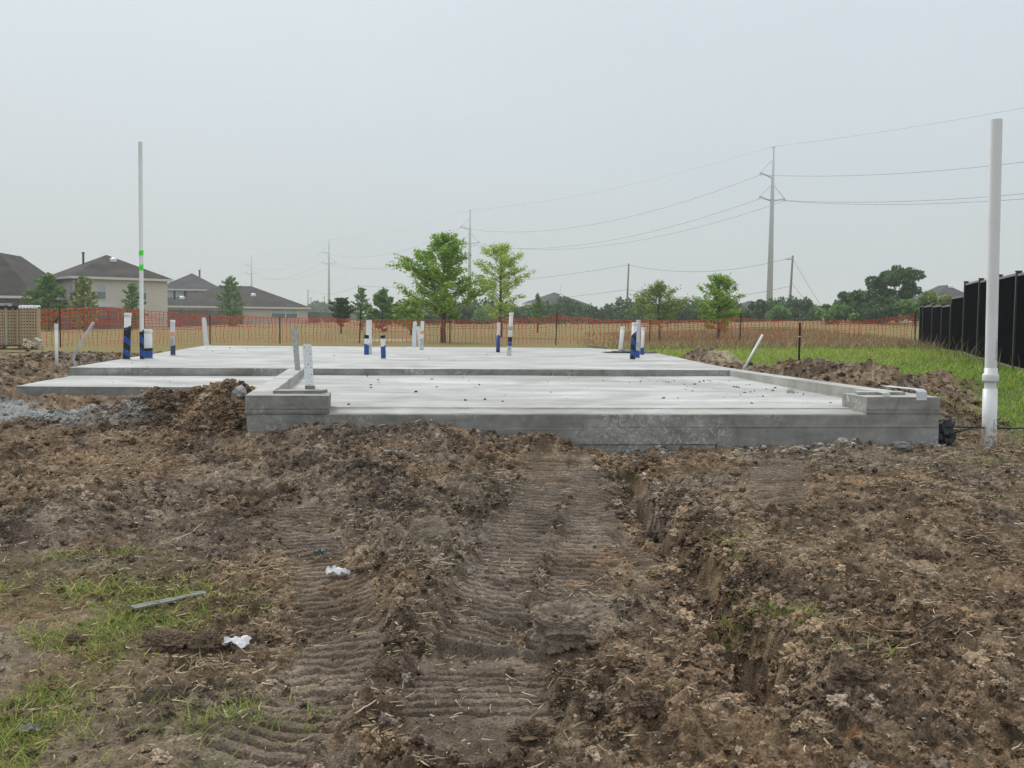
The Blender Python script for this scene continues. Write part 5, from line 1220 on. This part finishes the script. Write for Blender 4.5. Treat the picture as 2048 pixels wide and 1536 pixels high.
# denser dry thatch clumps
xs, ys = [], []; r = np.random.default_rng(19)
for px, py, n, sp in ((560, 1130, 160, .12), (540, 1150, 90, .08), (840, 1180, 160, .07), (1000, 1130, 60, .06), (410, 1335, 70, .05), (1480, 930, 160, .18), (1420, 1010, 90, .12), (1500, 1105, 160, .12), (1450, 1235, 140, .06), (1640, 1275, 220, .16), (1720, 1330, 120, .12), (1850, 920, 300, .25), (1980, 930, 300, .25), (2000, 1110, 160, .14), (1930, 1090, 120, .12), (1150, 1185, 90, .09), (640, 880, 90, .12), (480, 960, 80, .15), (150, 870, 120, .25), (380, 870, 120, .2), (1900, 1300, 90, .12), (1300, 1050, 80, .05), (1340, 1080, 80, .06), (1080, 1420, 60, .08), (830, 1285, 20, .03), (1900, 880, 400, .22), (1960, 900, 300, .15)):
    p = G(px, py); xs.append(p.x + r.normal(size=n) * sp); ys.append(p.y + r.normal(size=n) * sp * 1.3)
X = np.concatenate(xs); Y = np.concatenate(ys)
o = blades('dry_thatch', X, Y, .03 + .07 * r.random(len(X)), .0013 + .0011 * r.random(len(X)), G_STRAW, 0, 14, True, .006); tag(o, 'matted clumps of dry uprooted grass lying in the soil', 'straw', kind='stuff')

# ------------------------------------------------------------------ soil clods
def clod_field(name, lab, X, Y, S, seed, mat, zf=None):
    """joined crumbs, each a small irregular lump pressed into the surface"""
    r = np.random.default_rng(seed); n = len(X); Z = (zf or HZ)(X, Y)
    bm = bmesh.new(); bmesh.ops.create_icosphere(bm, subdivisions=1, radius=1.0)
    bv = np.array([v.co for v in bm.verts]); bf_ = np.array([[v.index for v in f.verts] for f in bm.faces]); bm.free(); k = len(bv)
    J = 1 + (r.random((n, k)) - .5) * .75
    sc3 = np.stack([.8 + .6 * r.random(n), .7 + .5 * r.random(n), .5 + .4 * r.random(n)], 1)
    P = bv[None] * J[..., None] * sc3[:, None] * S[:, None, None]
    a = r.random(n) * 6.283; c, s = np.cos(a)[:, None], np.sin(a)[:, None]
    tl = (r.random(n) - .5)[:, None] * .9
    x, y, z = P[..., 0], P[..., 1], P[..., 2]; y, z = y * np.cos(tl) - z * np.sin(tl), y * np.sin(tl) + z * np.cos(tl)
    V = np.stack([x * c - y * s + X[:, None], x * s + y * c + Y[:, None], z + (Z + S * .18)[:, None]], -1).reshape(-1, 3)
    F = (bf_[None] + (np.arange(n) * k)[:, None, None]).reshape(-1, 3)
    o = np_mesh(name, V, F, mat, smooth=False); return tag(o, lab, 'soil clods', kind='stuff')
def kclod(X, Y):
    z, m = height(X, Y, False); a, b = ab(X, Y); on = ~((a > -2.9) & (a < 6.6) & (b > front_b(a) - .03) & (b < 16.2))
    reg = sst(-.2, .4, fbm(X * 1.15, Y * 1.15, 61, 3))
    return on * (1 - m['green']) * (1 - .8 * m['weed']) * np.clip(.12 + .6 * reg + m['cen'] + 3 * np.clip(m['md'], 0, .3), 0, 1) * (1 - .8 * m['trk']) * (np.abs(X) < .6 * Y + .8)
def clod_tree():
    ng = bpy.data.node_groups.new('clods', 'GeometryNodeTree')
    ng.interface.new_socket('Geometry', in_out='INPUT', socket_type='NodeSocketGeometry'); ng.interface.new_socket('Geometry', in_out='OUTPUT', socket_type='NodeSocketGeometry')
    N = lambda t: ng.nodes.new(t); Lk = ng.links.new
    gi, go = N('NodeGroupInput'), N('NodeGroupOutput'); jn = N('GeometryNodeJoinGeometry')
    for k in range(6):
        ico = N('GeometryNodeMeshIcoSphere'); ico.inputs['Radius'].default_value = 1.0; ico.inputs['Subdivisions'].default_value = 3
        sp = N('GeometryNodeSetPosition'); po = N('GeometryNodeInputPosition')
        of = N('ShaderNodeVectorMath'); of.operation = 'ADD'; of.inputs[1].default_value = (k * 7.3, k * 3.1, k * 5.7); Lk(po.outputs[0], of.inputs[0])
        no = N('ShaderNodeTexNoise'); no.inputs['Scale'].default_value = 1.15; no.inputs['Detail'].default_value = 4; no.inputs['Roughness'].default_value = .68; Lk(of.outputs[0], no.inputs['Vector'])
        vo = N('ShaderNodeTexVoronoi'); vo.inputs['Scale'].default_value = 1.5; Lk(of.outputs[0], vo.inputs['Vector'])
        m1 = N('ShaderNodeMath'); m1.operation = 'MULTIPLY_ADD'; Lk(no.outputs[0], m1.inputs[0]); m1.inputs[1].default_value = 1.9; m1.inputs[2].default_value = -.15
        m2 = N('ShaderNodeMath'); m2.operation = 'MULTIPLY_ADD'; Lk(vo.outputs['Distance'], m2.inputs[0]); m2.inputs[1].default_value = -.65; Lk(m1.outputs[0], m2.inputs[2])
        sc_ = N('ShaderNodeVectorMath'); sc_.operation = 'SCALE'; Lk(po.outputs[0], sc_.inputs[0]); Lk(m2.outputs[0], sc_.inputs['Scale'])
        Lk(ico.outputs['Mesh'], sp.inputs['Geometry']); Lk(sc_.outputs[0], sp.inputs['Position'])
        sm_ = N('GeometryNodeSetMaterial'); sm_.inputs['Material'].default_value = MI; Lk(sp.outputs[0], sm_.inputs['Geometry'])
        gt = N('GeometryNodeGeometryToInstance'); Lk(sm_.outputs[0], gt.inputs[0]); Lk(gt.outputs[0], jn.inputs[0])
    ip_ = N('GeometryNodeInstanceOnPoints'); Lk(gi.outputs[0], ip_.inputs['Points']); Lk(jn.outputs[0], ip_.inputs['Instance']); ip_.inputs['Pick Instance'].default_value = True
    def attr(n, t):
        q = N('GeometryNodeInputNamedAttribute'); q.data_type = t; q.inputs['Name'].default_value = n; return q.outputs[0]
    er = N('FunctionNodeEulerToRotation'); Lk(attr('turn', 'FLOAT_VECTOR'), er.inputs[0]); Lk(er.outputs[0], ip_.inputs['Rotation'])
    Lk(attr('size', 'FLOAT_VECTOR'), ip_.inputs['Scale']); Lk(attr('shape', 'INT'), ip_.inputs['Instance Index'])
    Lk(ip_.outputs[0], go.inputs[0]); return ng
CT = clod_tree()
def clod_points(name, lab, X, Y, S, seed):
    r = np.random.default_rng(seed); n = len(X); Z = HZ(X, Y)
    me = bpy.data.meshes.new(name); me.vertices.add(n); me.vertices.foreach_set('co', np.stack([X, Y, Z + S * .22], 1).astype(np.float32).ravel())
    sz = (np.stack([.8 + .5 * r.random(n), .8 + .5 * r.random(n), .55 + .45 * r.random(n)], 1) * S[:, None]).astype(np.float32)
    tu = np.stack([(r.random(n) - .5) * 1.0, (r.random(n) - .5) * 1.0, r.random(n) * 6.283], 1).astype(np.float32)
    mk = height(X.astype(np.float32), Y.astype(np.float32), False)[1]; mk['tint'] = r.random(n).astype(np.float32); mk['trk'] = mk['trk'] * 0
    c = np.ones((n, 4), np.float32); c[:, :3] = np.clip(soil_colour(X.astype(np.float32), Y.astype(np.float32), mk) * 1.45, .01, .9)
    for nm, ty, d, k in (('size', 'FLOAT_VECTOR', sz, 'vector'), ('turn', 'FLOAT_VECTOR', tu, 'vector'), ('shape', 'INT', r.integers(0, 6, n).astype(np.int32), 'value'), ('tone', 'FLOAT_COLOR', c, 'color')):
        me.attributes.new(nm, ty, 'POINT').data.foreach_set(k, d.ravel())
    o = bpy.data.objects.new(name, me); COL.objects.link(o); md_ = o.modifiers.new('clods', 'NODES'); md_.node_group = CT; me.materials.append(MI)
    return tag(o, lab, 'soil clods', kind='stuff')
def kclod2(X, Y):
    z, m = height(X, Y, False); a, b = ab(X, Y); on = ~(((a > -.03) & (a < 6.6) & (b > front_b(a) - .03) & (b < 16.2)) | ((a > -2.9) & (a < 6.6) & (b > 2.45) & (b < 16.2)))
    reg = sst(-.25, .35, fbm(X * 1.15, Y * 1.15, 61, 3))
    return on * (1 - m['green']) * (1 - m['ol']) * (1 - .85 * m['weed']) * np.clip(.22 + .6 * reg + m['cen'] + 2 * np.clip(m['md'], 0, .3) + .15 * m['ins'], 0, 1) * (1 - .95 * m['trk']) * (np.abs(X) < .6 * Y + .8)
X, Y, r = scatter(170000, -6.5, 6.8, 2.8, 10.8, lambda X, Y: kclod2(X, Y) * np.clip(5.0 / Y, .35, 1), 30)
clod_points('soil_clods', 'countless brown clods and crumbs of soil over the churned ground', X, Y, (.006 + .034 * r.random(len(X)) ** 3.4) * (.9 + .02 * Y), 31)
X, Y, r = scatter(30000, -9.5, 8.5, 10, 25, lambda X, Y: kclod2(X, Y) * (np.abs(X) < .6 * Y), 32)
XB, YB_, rB = scatter(9000, -6.5, 6.8, 3.0, 10.8, lambda X, Y: kclod2(X, Y) ** 2 * np.clip(4.5 / Y, .4, 1) * .45, 40)
clod_points('large_clods', 'fist-sized torn clods lying among the crumbs', XB, YB_, .022 + .05 * rB.random(len(XB)) ** 2.0, 41)
XM, YM, rM = scatter(5000, -4.8, -2.2, 8.9, 11, lambda X, Y: np.clip(height(X, Y, False)[1]['md'] * 3.2, 0, 1) * kclod2(X, Y), 42)
clod_points('heap_clods', 'lumpy brown clods of the heap left of the front block', XM, YM, .02 + .06 * rM.random(len(XM)) ** 1.8, 43)
X2, Y2, r2 = scatter(40000, -.2, 2.6, 3.2, 9, lambda X, Y: np.exp(-((seg_dist(X, Y, TRENCH)[0] - .18) / .065) ** 2) * .5, 38)
clod_points('trench_clods', 'crumbled clods lining the banks of the narrow trench', X2, Y2, .012 + .062 * r2.random(len(X2)) ** 1.9, 39)
clod_points('mound_clods', 'brown clods covering the dirt heaps beside the slab', X, Y, .016 + .06 * r.random(len(X)) ** 2.6, 33)
# grit fallen on the slab
X, Y, r = scatter(9000, -6, 5, 8.8, 15, lambda X, Y: ((lambda a, b: (a > .25) * (a < 6.15) * (b > front_b(a) + .35) * (b < 4.7) * (.02 + .14 * np.exp(-((a - 5.2) / .9) ** 2 - ((b - 2.4) / 1.5) ** 2) + .8 * np.exp(-((a - 4.9) / .55) ** 2 - ((b - 3.75) / .16) ** 2)))(*ab(X, Y))), 34)
def grit(X, Y, S, zf, name, lab, seed):
    return clod_field(name, lab, X, Y, S, seed, MC, zf)
def zgar(x, y): a, b = ab(x, y); t_ = np.clip((b - front_b(a) - .3) / (4.84 - front_b(a) - .3), 0, 1); return ZS + fz0 + (fz1 - fz0) * t_
grit(X, Y, .003 + .018 * r.random(len(X)) ** 3.5, zgar, 'floor_grit', 'specks of soil fallen on the garage floor near the right curb', 35)
X, Y, r = scatter(900, -9, 6, 10, 26, lambda X, Y: ((lambda a, b: (a > -2.8) * (a < 6.4) * (b > 4.9) * (b < 15.8) * (.15 + .8 * np.exp(-((a + 2.3) / .5) ** 2)) + (a > -2.7) * (a < -.1) * (b > 2.8) * (b < 4.7) * .6)(*ab(X, Y))), 36)
grit(X, Y, .004 + .014 * r.random(len(X)) ** 3, lambda x, y: np.where(ab(x, y)[1] > 4.86, ZS, ZS - .105), 'slab_grit', 'specks of soil fallen on the house and porch slabs', 37)

# single clods and rubble that stand out
M_TANC = M('dried_clay_clod', [(.3, (.19, .145, .108)), (.5, (.32, .255, .192)), (.72, (.46, .39, .315))], 9, .95, .1, bump=1.0, bscale=70, bdist=.02, detail=9)
def clod(label, px, py, wpx, seed, mat=MC, squash=(1, .8, .7), sink=.25, amp=.30, freq=2.2, sub=5, name='soil_clod', cat='clod', group=None, z=None, dz=0):
    p = G(px, py); zz = gz(p.x, p.y) if z is None else z
    if z is not None: p = on_z(px, py, z)
    r_ = wpx * p.y / FPX / 2
    o = lump(name, (p.x, p.y, zz + r_ * squash[2] * (1 - sink * 2) + dz), r_, mat, seed, amp, sub, squash, freq); return tag(o, label, cat, group)
clod('big rounded clod with roots sitting on the tracks at lower centre', 1130, 1300, 118, 3, M_TANC, squash=(1, .8, .8), sink=-.02, amp=.26, dz=.03)
clod('pale flat-faced clod of clay on the centre heap', 858, 1120, 82, 8, M_TANC, squash=(1, .6, 1.0), sink=.3, amp=.16, freq=1.6)
clod('long dark clod on the edge of the weeds at lower left', 335, 1292, 92, 12, squash=(1, .6, .5), sink=.2)
clod('broken brown clod just left of the folded white paper', 420, 1298, 70, 15, MC, squash=(1, .7, .6), sink=.2)
clod('small dark clod standing in the weeds', 150, 1290, 36, 17, sink=.2)
clod('dark clod low in the frame left of centre', 770, 1390, 62, 18, squash=(1, .7, .7), sink=.2)
clod('brown clod at the bottom edge near the centre', 1060, 1515, 90, 19, MC, squash=(1, .8, .6), sink=.25)
clod('rounded clod at the bottom edge right of centre', 1290, 1500, 66, 22, MC, sink=.25)
clod('dark clod at the right of the left track', 700, 1215, 40, 24, sink=.2)
clod('brown clod low on the right bank of the trench', 1700, 1410, 70, 25, MC, squash=(1, .8, .6), sink=.25)
clod('dark clod in the hollow of the right-hand heap', 1840, 1110, 70, 26, squash=(1, .8, .8), sink=.3)
clod('round orange flake of clay lying right of the trench', 1652, 1158, 46, 27, M('orange_clay', two((.36, .19, .085), .2), 20, .9, .1, bump=.5), squash=(1, .9, .10), sink=.1, amp=.12)
clod('grey chunk of concrete lying on the garage floor', 1582, 790, 17, 28, M_RUB, (1, .8, .75), .05, .16, 1.5, 3, 'concrete_chunk', 'rubble', z=ZS - .14)
clod('pale concrete lump at the foot of the wall near its right end', 1685, 897, 26, 29, M_RUB, (1, .8, .9), .2, .22, 2, 3, 'concrete_chunk', 'rubble')
clod('flat grey concrete lump lying right of the pale one', 1800, 908, 40, 30, M_CLAY, (1, .8, .6), .2, .2, 2, 3, 'concrete_chunk', 'rubble')
clod('big grey clay lump against the porch front', 92, 790, 62, 32, M_CLAY, (1, .7, .62), .1, .24, 2.2, 4, 'clay_lump', 'rubble')
clod('pointed brown lump against the porch front right of the grey one', 182, 786, 30, 33, MC, (.9, .7, 1.0), .2, .25, 2, 4, 'clay_lump', 'rubble')
clod('small grey lump at the left foot of the left end block', 478, 872, 34, 34, M_RUB, (1, .7, .7), .2, .25, 2, 3, 'concrete_chunk', 'rubble')
clod('grey lump on the flank of the left mound beside the block', 445, 848, 36, 35, M_CLAY, (1, .7, .8), .15, .22, 2, 3, 'clay_lump', 'rubble')
clod('pale stone lying on the soil at left', 150, 858, 22, 36, M_RUB, (1, .8, .6), .2, .15, 1.5, 3, 'stone', 'stone')
clod('brown clods heaped against the wall foot at centre', 820, 868, 70, 37, MC, (1, .6, .7), .2, .28, 2.4)
clod('small dark clod heaped by the wall right of centre', 1055, 884, 50, 38, MC, (1, .6, .6), .2, .28, 2.4)
r5 = np.random.default_rng(5); aa = np.concatenate([4.4 + 2.1 * r5.random(260), 3.3 + .5 * r5.random(60), 2.0 + .4 * r5.random(40)]); bb = front_b(aa) - .04 - .35 * r5.random(len(aa)) ** 1.6
PP = np.array([tuple(W(x, y))[:2] for x, y in zip(aa, bb)])
clod_field('concrete_crumbs', 'grey crumbs of spilled concrete along the foot of the wall', PP[:, 0], PP[:, 1], .006 + .026 * r5.random(len(aa)) ** 2.2, 6, M_RUB)
clod('dark crumb lying alone on the garage floor left of centre', 757, 770, 10, 41, MC, (1, .8, .6), .1, .2, 2, 2, z=ZS - .13)

# ------------------------------------------------------------------ litter
def sheet(label, px, py, wx, wy, mat, seed, amp, name='paper_scrap', cat='paper', rz=0, lift_=.01, fold=0):
    p = G(px, py); z = gz(p.x, p.y); rr = np.random.default_rng(seed); n = 12; vs = []; fs = []
    for j in range(n + 1):
        for i in range(n + 1):
            u, v = i / n - .5, j / n - .5
            h = amp * (vn(np.array([u * 5 + seed]), np.array([v * 5]), seed)[0] * 1.3 + abs(vn(np.array([u * 9 + v * 4 + seed]), np.array([v * 2]), seed + 1)[0] - .5))
            edge = 1 + .22 * (vn(np.array([i * .6 + seed]), np.array([j * .6]), seed + 2)[0] - .5) * (abs(u) > .4 or abs(v) > .4)
            vs.append((u * wx * edge, v * wy * edge * (1 - fold * abs(u)), h))
    for j in range(n):
        for i in range(n): k = j * (n + 1) + i; fs.append((k, k + 1, k + n + 2, k + n + 1))
    mb = MB(); mb.add(vs, fs); o = mb.build(name, mat); o.location = (p.x, p.y, z + lift_); o.rotation_euler = (R(8), 0, rz)
    md_ = o.modifiers.new('thickness', 'SOLIDIFY'); md_.thickness = .0012
    return tag(o, label, cat)
sheet('crumpled white paper scrap lying by the left track', 674, 1156, .125, .075, M_PAPER, 3, .035, rz=-.25, fold=.9, lift_=.015)
sheet('folded white paper lying beside brown clods at lower left', 474, 1300, .115, .075, M_PAPER, 8, .03, rz=.2, lift_=.02)
sheet('small dark green and white wrapper near the left track', 640, 1117, .07, .045, M('green_wrapper', [(.35, (.02, .05, .045)), (.62, (.42, .44, .40))], 18, .4), 11, .03, 'wrapper', 'wrapper', lift_=.02)
sheet('torn grey and cream scrap low in the left corner', 60, 1468, .07, .04, M('grey_scrap', [(.4, (.12, .13, .14)), (.6, (.62, .54, .42))], 9, .6), 13, .02, 'scrap', 'scrap', lift_=.01)
sheet('faint grey film scrap on the soil in front of the wall', 770, 938, .20, .05, M_RUB, 15, .01, 'film_scrap', 'plastic scrap', lift_=.005)
a = G(266, 1224); b = G(412, 1194); a.z = gz(a.x, a.y) + .022; b.z = gz(b.x, b.y) + .012; L = (b - a).length
mb = MB(); poly = []
rr = random.Random(4)
for i in range(9): poly.append((L * i / 8, -.026 * (1 - .45 * i / 8) + rr.uniform(-.010, .006)))
for i in range(8, -1, -1): poly.append((L * i / 8 + rr.uniform(-.006, .006), .024 + rr.uniform(-.004, .008)))
mb.prism(poly, -.004, .007); o = mb.build('plank', M_PLANK); o.location = a; o.rotation_euler = (b - a).to_track_quat('X', 'Z').to_euler(); tag(o, 'weathered grey plank sliver half buried at the edge of the weeds', 'plank')
for i, (pts, rad, lab) in enumerate((([(1690, 1345), (1760, 1305), (1830, 1288), (1885, 1280)], .009, 'thick brown root lying on the soil right of the trench'), ([(1335, 560), (1, 1)], 0, ''), ([(1560, 1375), (1590, 1330), (1625, 1312)], .004, 'thin pale root arching over the right bank of the trench'), ([(710, 1485), (745, 1462), (785, 1420)], .0035, 'pale curved straw lying at the bottom left of centre'), ([(1150, 1178), (1180, 1170), (1215, 1150)], .003, 'thin twig lying between the centre tracks'), ([(340, 1090), (385, 1070), (410, 1050)], .004, 'bleached twig lying on the left soil'), ([(860, 1463), (890, 1468), (925, 1472)], .004, 'straight bleached stalk near the bottom centre'))):
    if not rad: continue
    P = [G(*q) for q in pts]
    for q in P: q.z = gz(q.x, q.y) + rad * 1.5 + .006
    P2_ = []
    for q0, q1 in zip(P[:-1], P[1:]):
        for k in range(4): P2_.append(q0 + (q1 - q0) * (k / 4) + Vector((0, 0, rr.uniform(0, .006))))
    P2_.append(P[-1]); o0 = P2_[0].copy(); mb = MB(); mb.tube([q - o0 for q in P2_], [rad * (1 - .6 * k / len(P2_)) for k in range(len(P2_))], 7)
    o = mb.build('twig', M_BARK if i == 0 else M_BRICKL, smooth=True); o.location = o0; tag(o, lab, 'twig')
# board scraps at the back edge of the slab
for px, py, lab in ((1195, 696, 'short pale board end lying at the back edge of the slab'), (1245, 706, 'low ridge of grey mortar scraps at the back right of the slab')):
    p = on_z(px, py, ZS)
    if px < 1200: mb = MB(); mb.box((-.25, -.04, 0), (.25, .04, .05)); o = mb.build('scrap_board', M_WOOD); o.rotation_euler = (0, .08, -.3); o.location = p; tag(o, lab, 'board')
    else: o = lump('mortar_scraps', (p.x + .2, p.y, ZS + .01), .55, M_CLAY, 61, .3, 4, (1, .35, .09), 4); tag(o, lab, 'rubble')

# ------------------------------------------------------------------ birds
def bird(label, base, s, rz):
    t = thing('bird', label, 'bird', base, rz)
    bm_ = [((-.6, 0, .42), .02), ((-.35, 0, .62), .20), ((0, 0, .85), .36), ((.3, 0, 1.12), .33), ((.48, 0, 1.42), .22), ((.56, 0, 1.62), .25), ((.66, 0, 1.78), .17), ((.72, 0, 1.84), .05)]
    mb = MB(); mb.tube([Vector(p) * s for p, r in bm_], [r * s for p, r in bm_], 10); mb.build('body', M('brown_feathers', [(.3, (.06, .05, .04)), (.7, (.13, .11, .09))], 30, .8), t, True)
    mb = MB(); mb.add([Vector(p) * s for p in ((-.45, -.10, .58), (-.45, .10, .58), (-1.15, .13, .25), (-1.15, -.13, .25), (-.45, -.10, .54), (-.45, .10, .54), (-1.15, .13, .22), (-1.15, -.13, .22))], [(0, 1, 2, 3), (7, 6, 5, 4), (0, 3, 7, 4), (1, 5, 6, 2), (2, 6, 7, 3), (0, 4, 5, 1)]); mb.build('tail', M_BLK, t)
    mb = MB(); mb.tube([Vector(p) * s for p in ((.76, 0, 1.70), (1.02, 0, 1.64))], [.07 * s, .01 * s], 6); mb.build('beak', M_BLK, t)
    mb = MB(); mb.tube([Vector(p) * s for p in ((.58, 0, 1.66), (.62, 0, 1.80), (.60, 0, 1.88))], [.262 * s, .20 * s, .03 * s], 10); mb.build('cap_feathers', M_BLK, t)
    for y in (-.12, .12): mb = MB(); mb.tube([Vector(p) * s for p in ((.02, y, 0), (.05, y, .6))], .035 * s, 5); mb.build('leg', M_BLK, t)
    for y in (-1, 1): mb = MB(); mb.tube([Vector(p) * s for p in ((.35, y * .30, 1.12), (0, y * .36, .86), (-.45, y * .16, .58))], [.05 * s, .16 * s, .03 * s], 6); mb.build('wing', M_RUST, t)
bird('small dark-capped brown bird perched on the white pipe by the porch', pipe_top, .055, R(-12))
q = at_y(923, 496, 48.5); bird('tiny grey bird perched on the top right branch of the bright tree', q, .07, R(40))

# ------------------------------------------------------------------ haze
mb = MB(); mb.box((-2100, -700, -2.0), (2100, 2650, 60)); hz = mb.build('haze', M_DARK); hz.data.materials.clear()
hm = bpy.data.materials.new('haze_air'); hm.use_nodes = True; nt = hm.node_tree; nt.nodes.clear()
ho = nt.nodes.new('ShaderNodeOutputMaterial'); hv = nt.nodes.new('ShaderNodeVolumePrincipled'); hv.inputs['Color'].default_value = (.93, .965, 1.0, 1); hv.inputs['Density'].default_value = .0007
nt.links.new(hv.outputs[0], ho.inputs['Volume']); hz.data.materials.append(hm); tag(hz, 'thin pale haze hanging over the whole place', 'haze', kind='stuff')
hz.visible_shadow = True
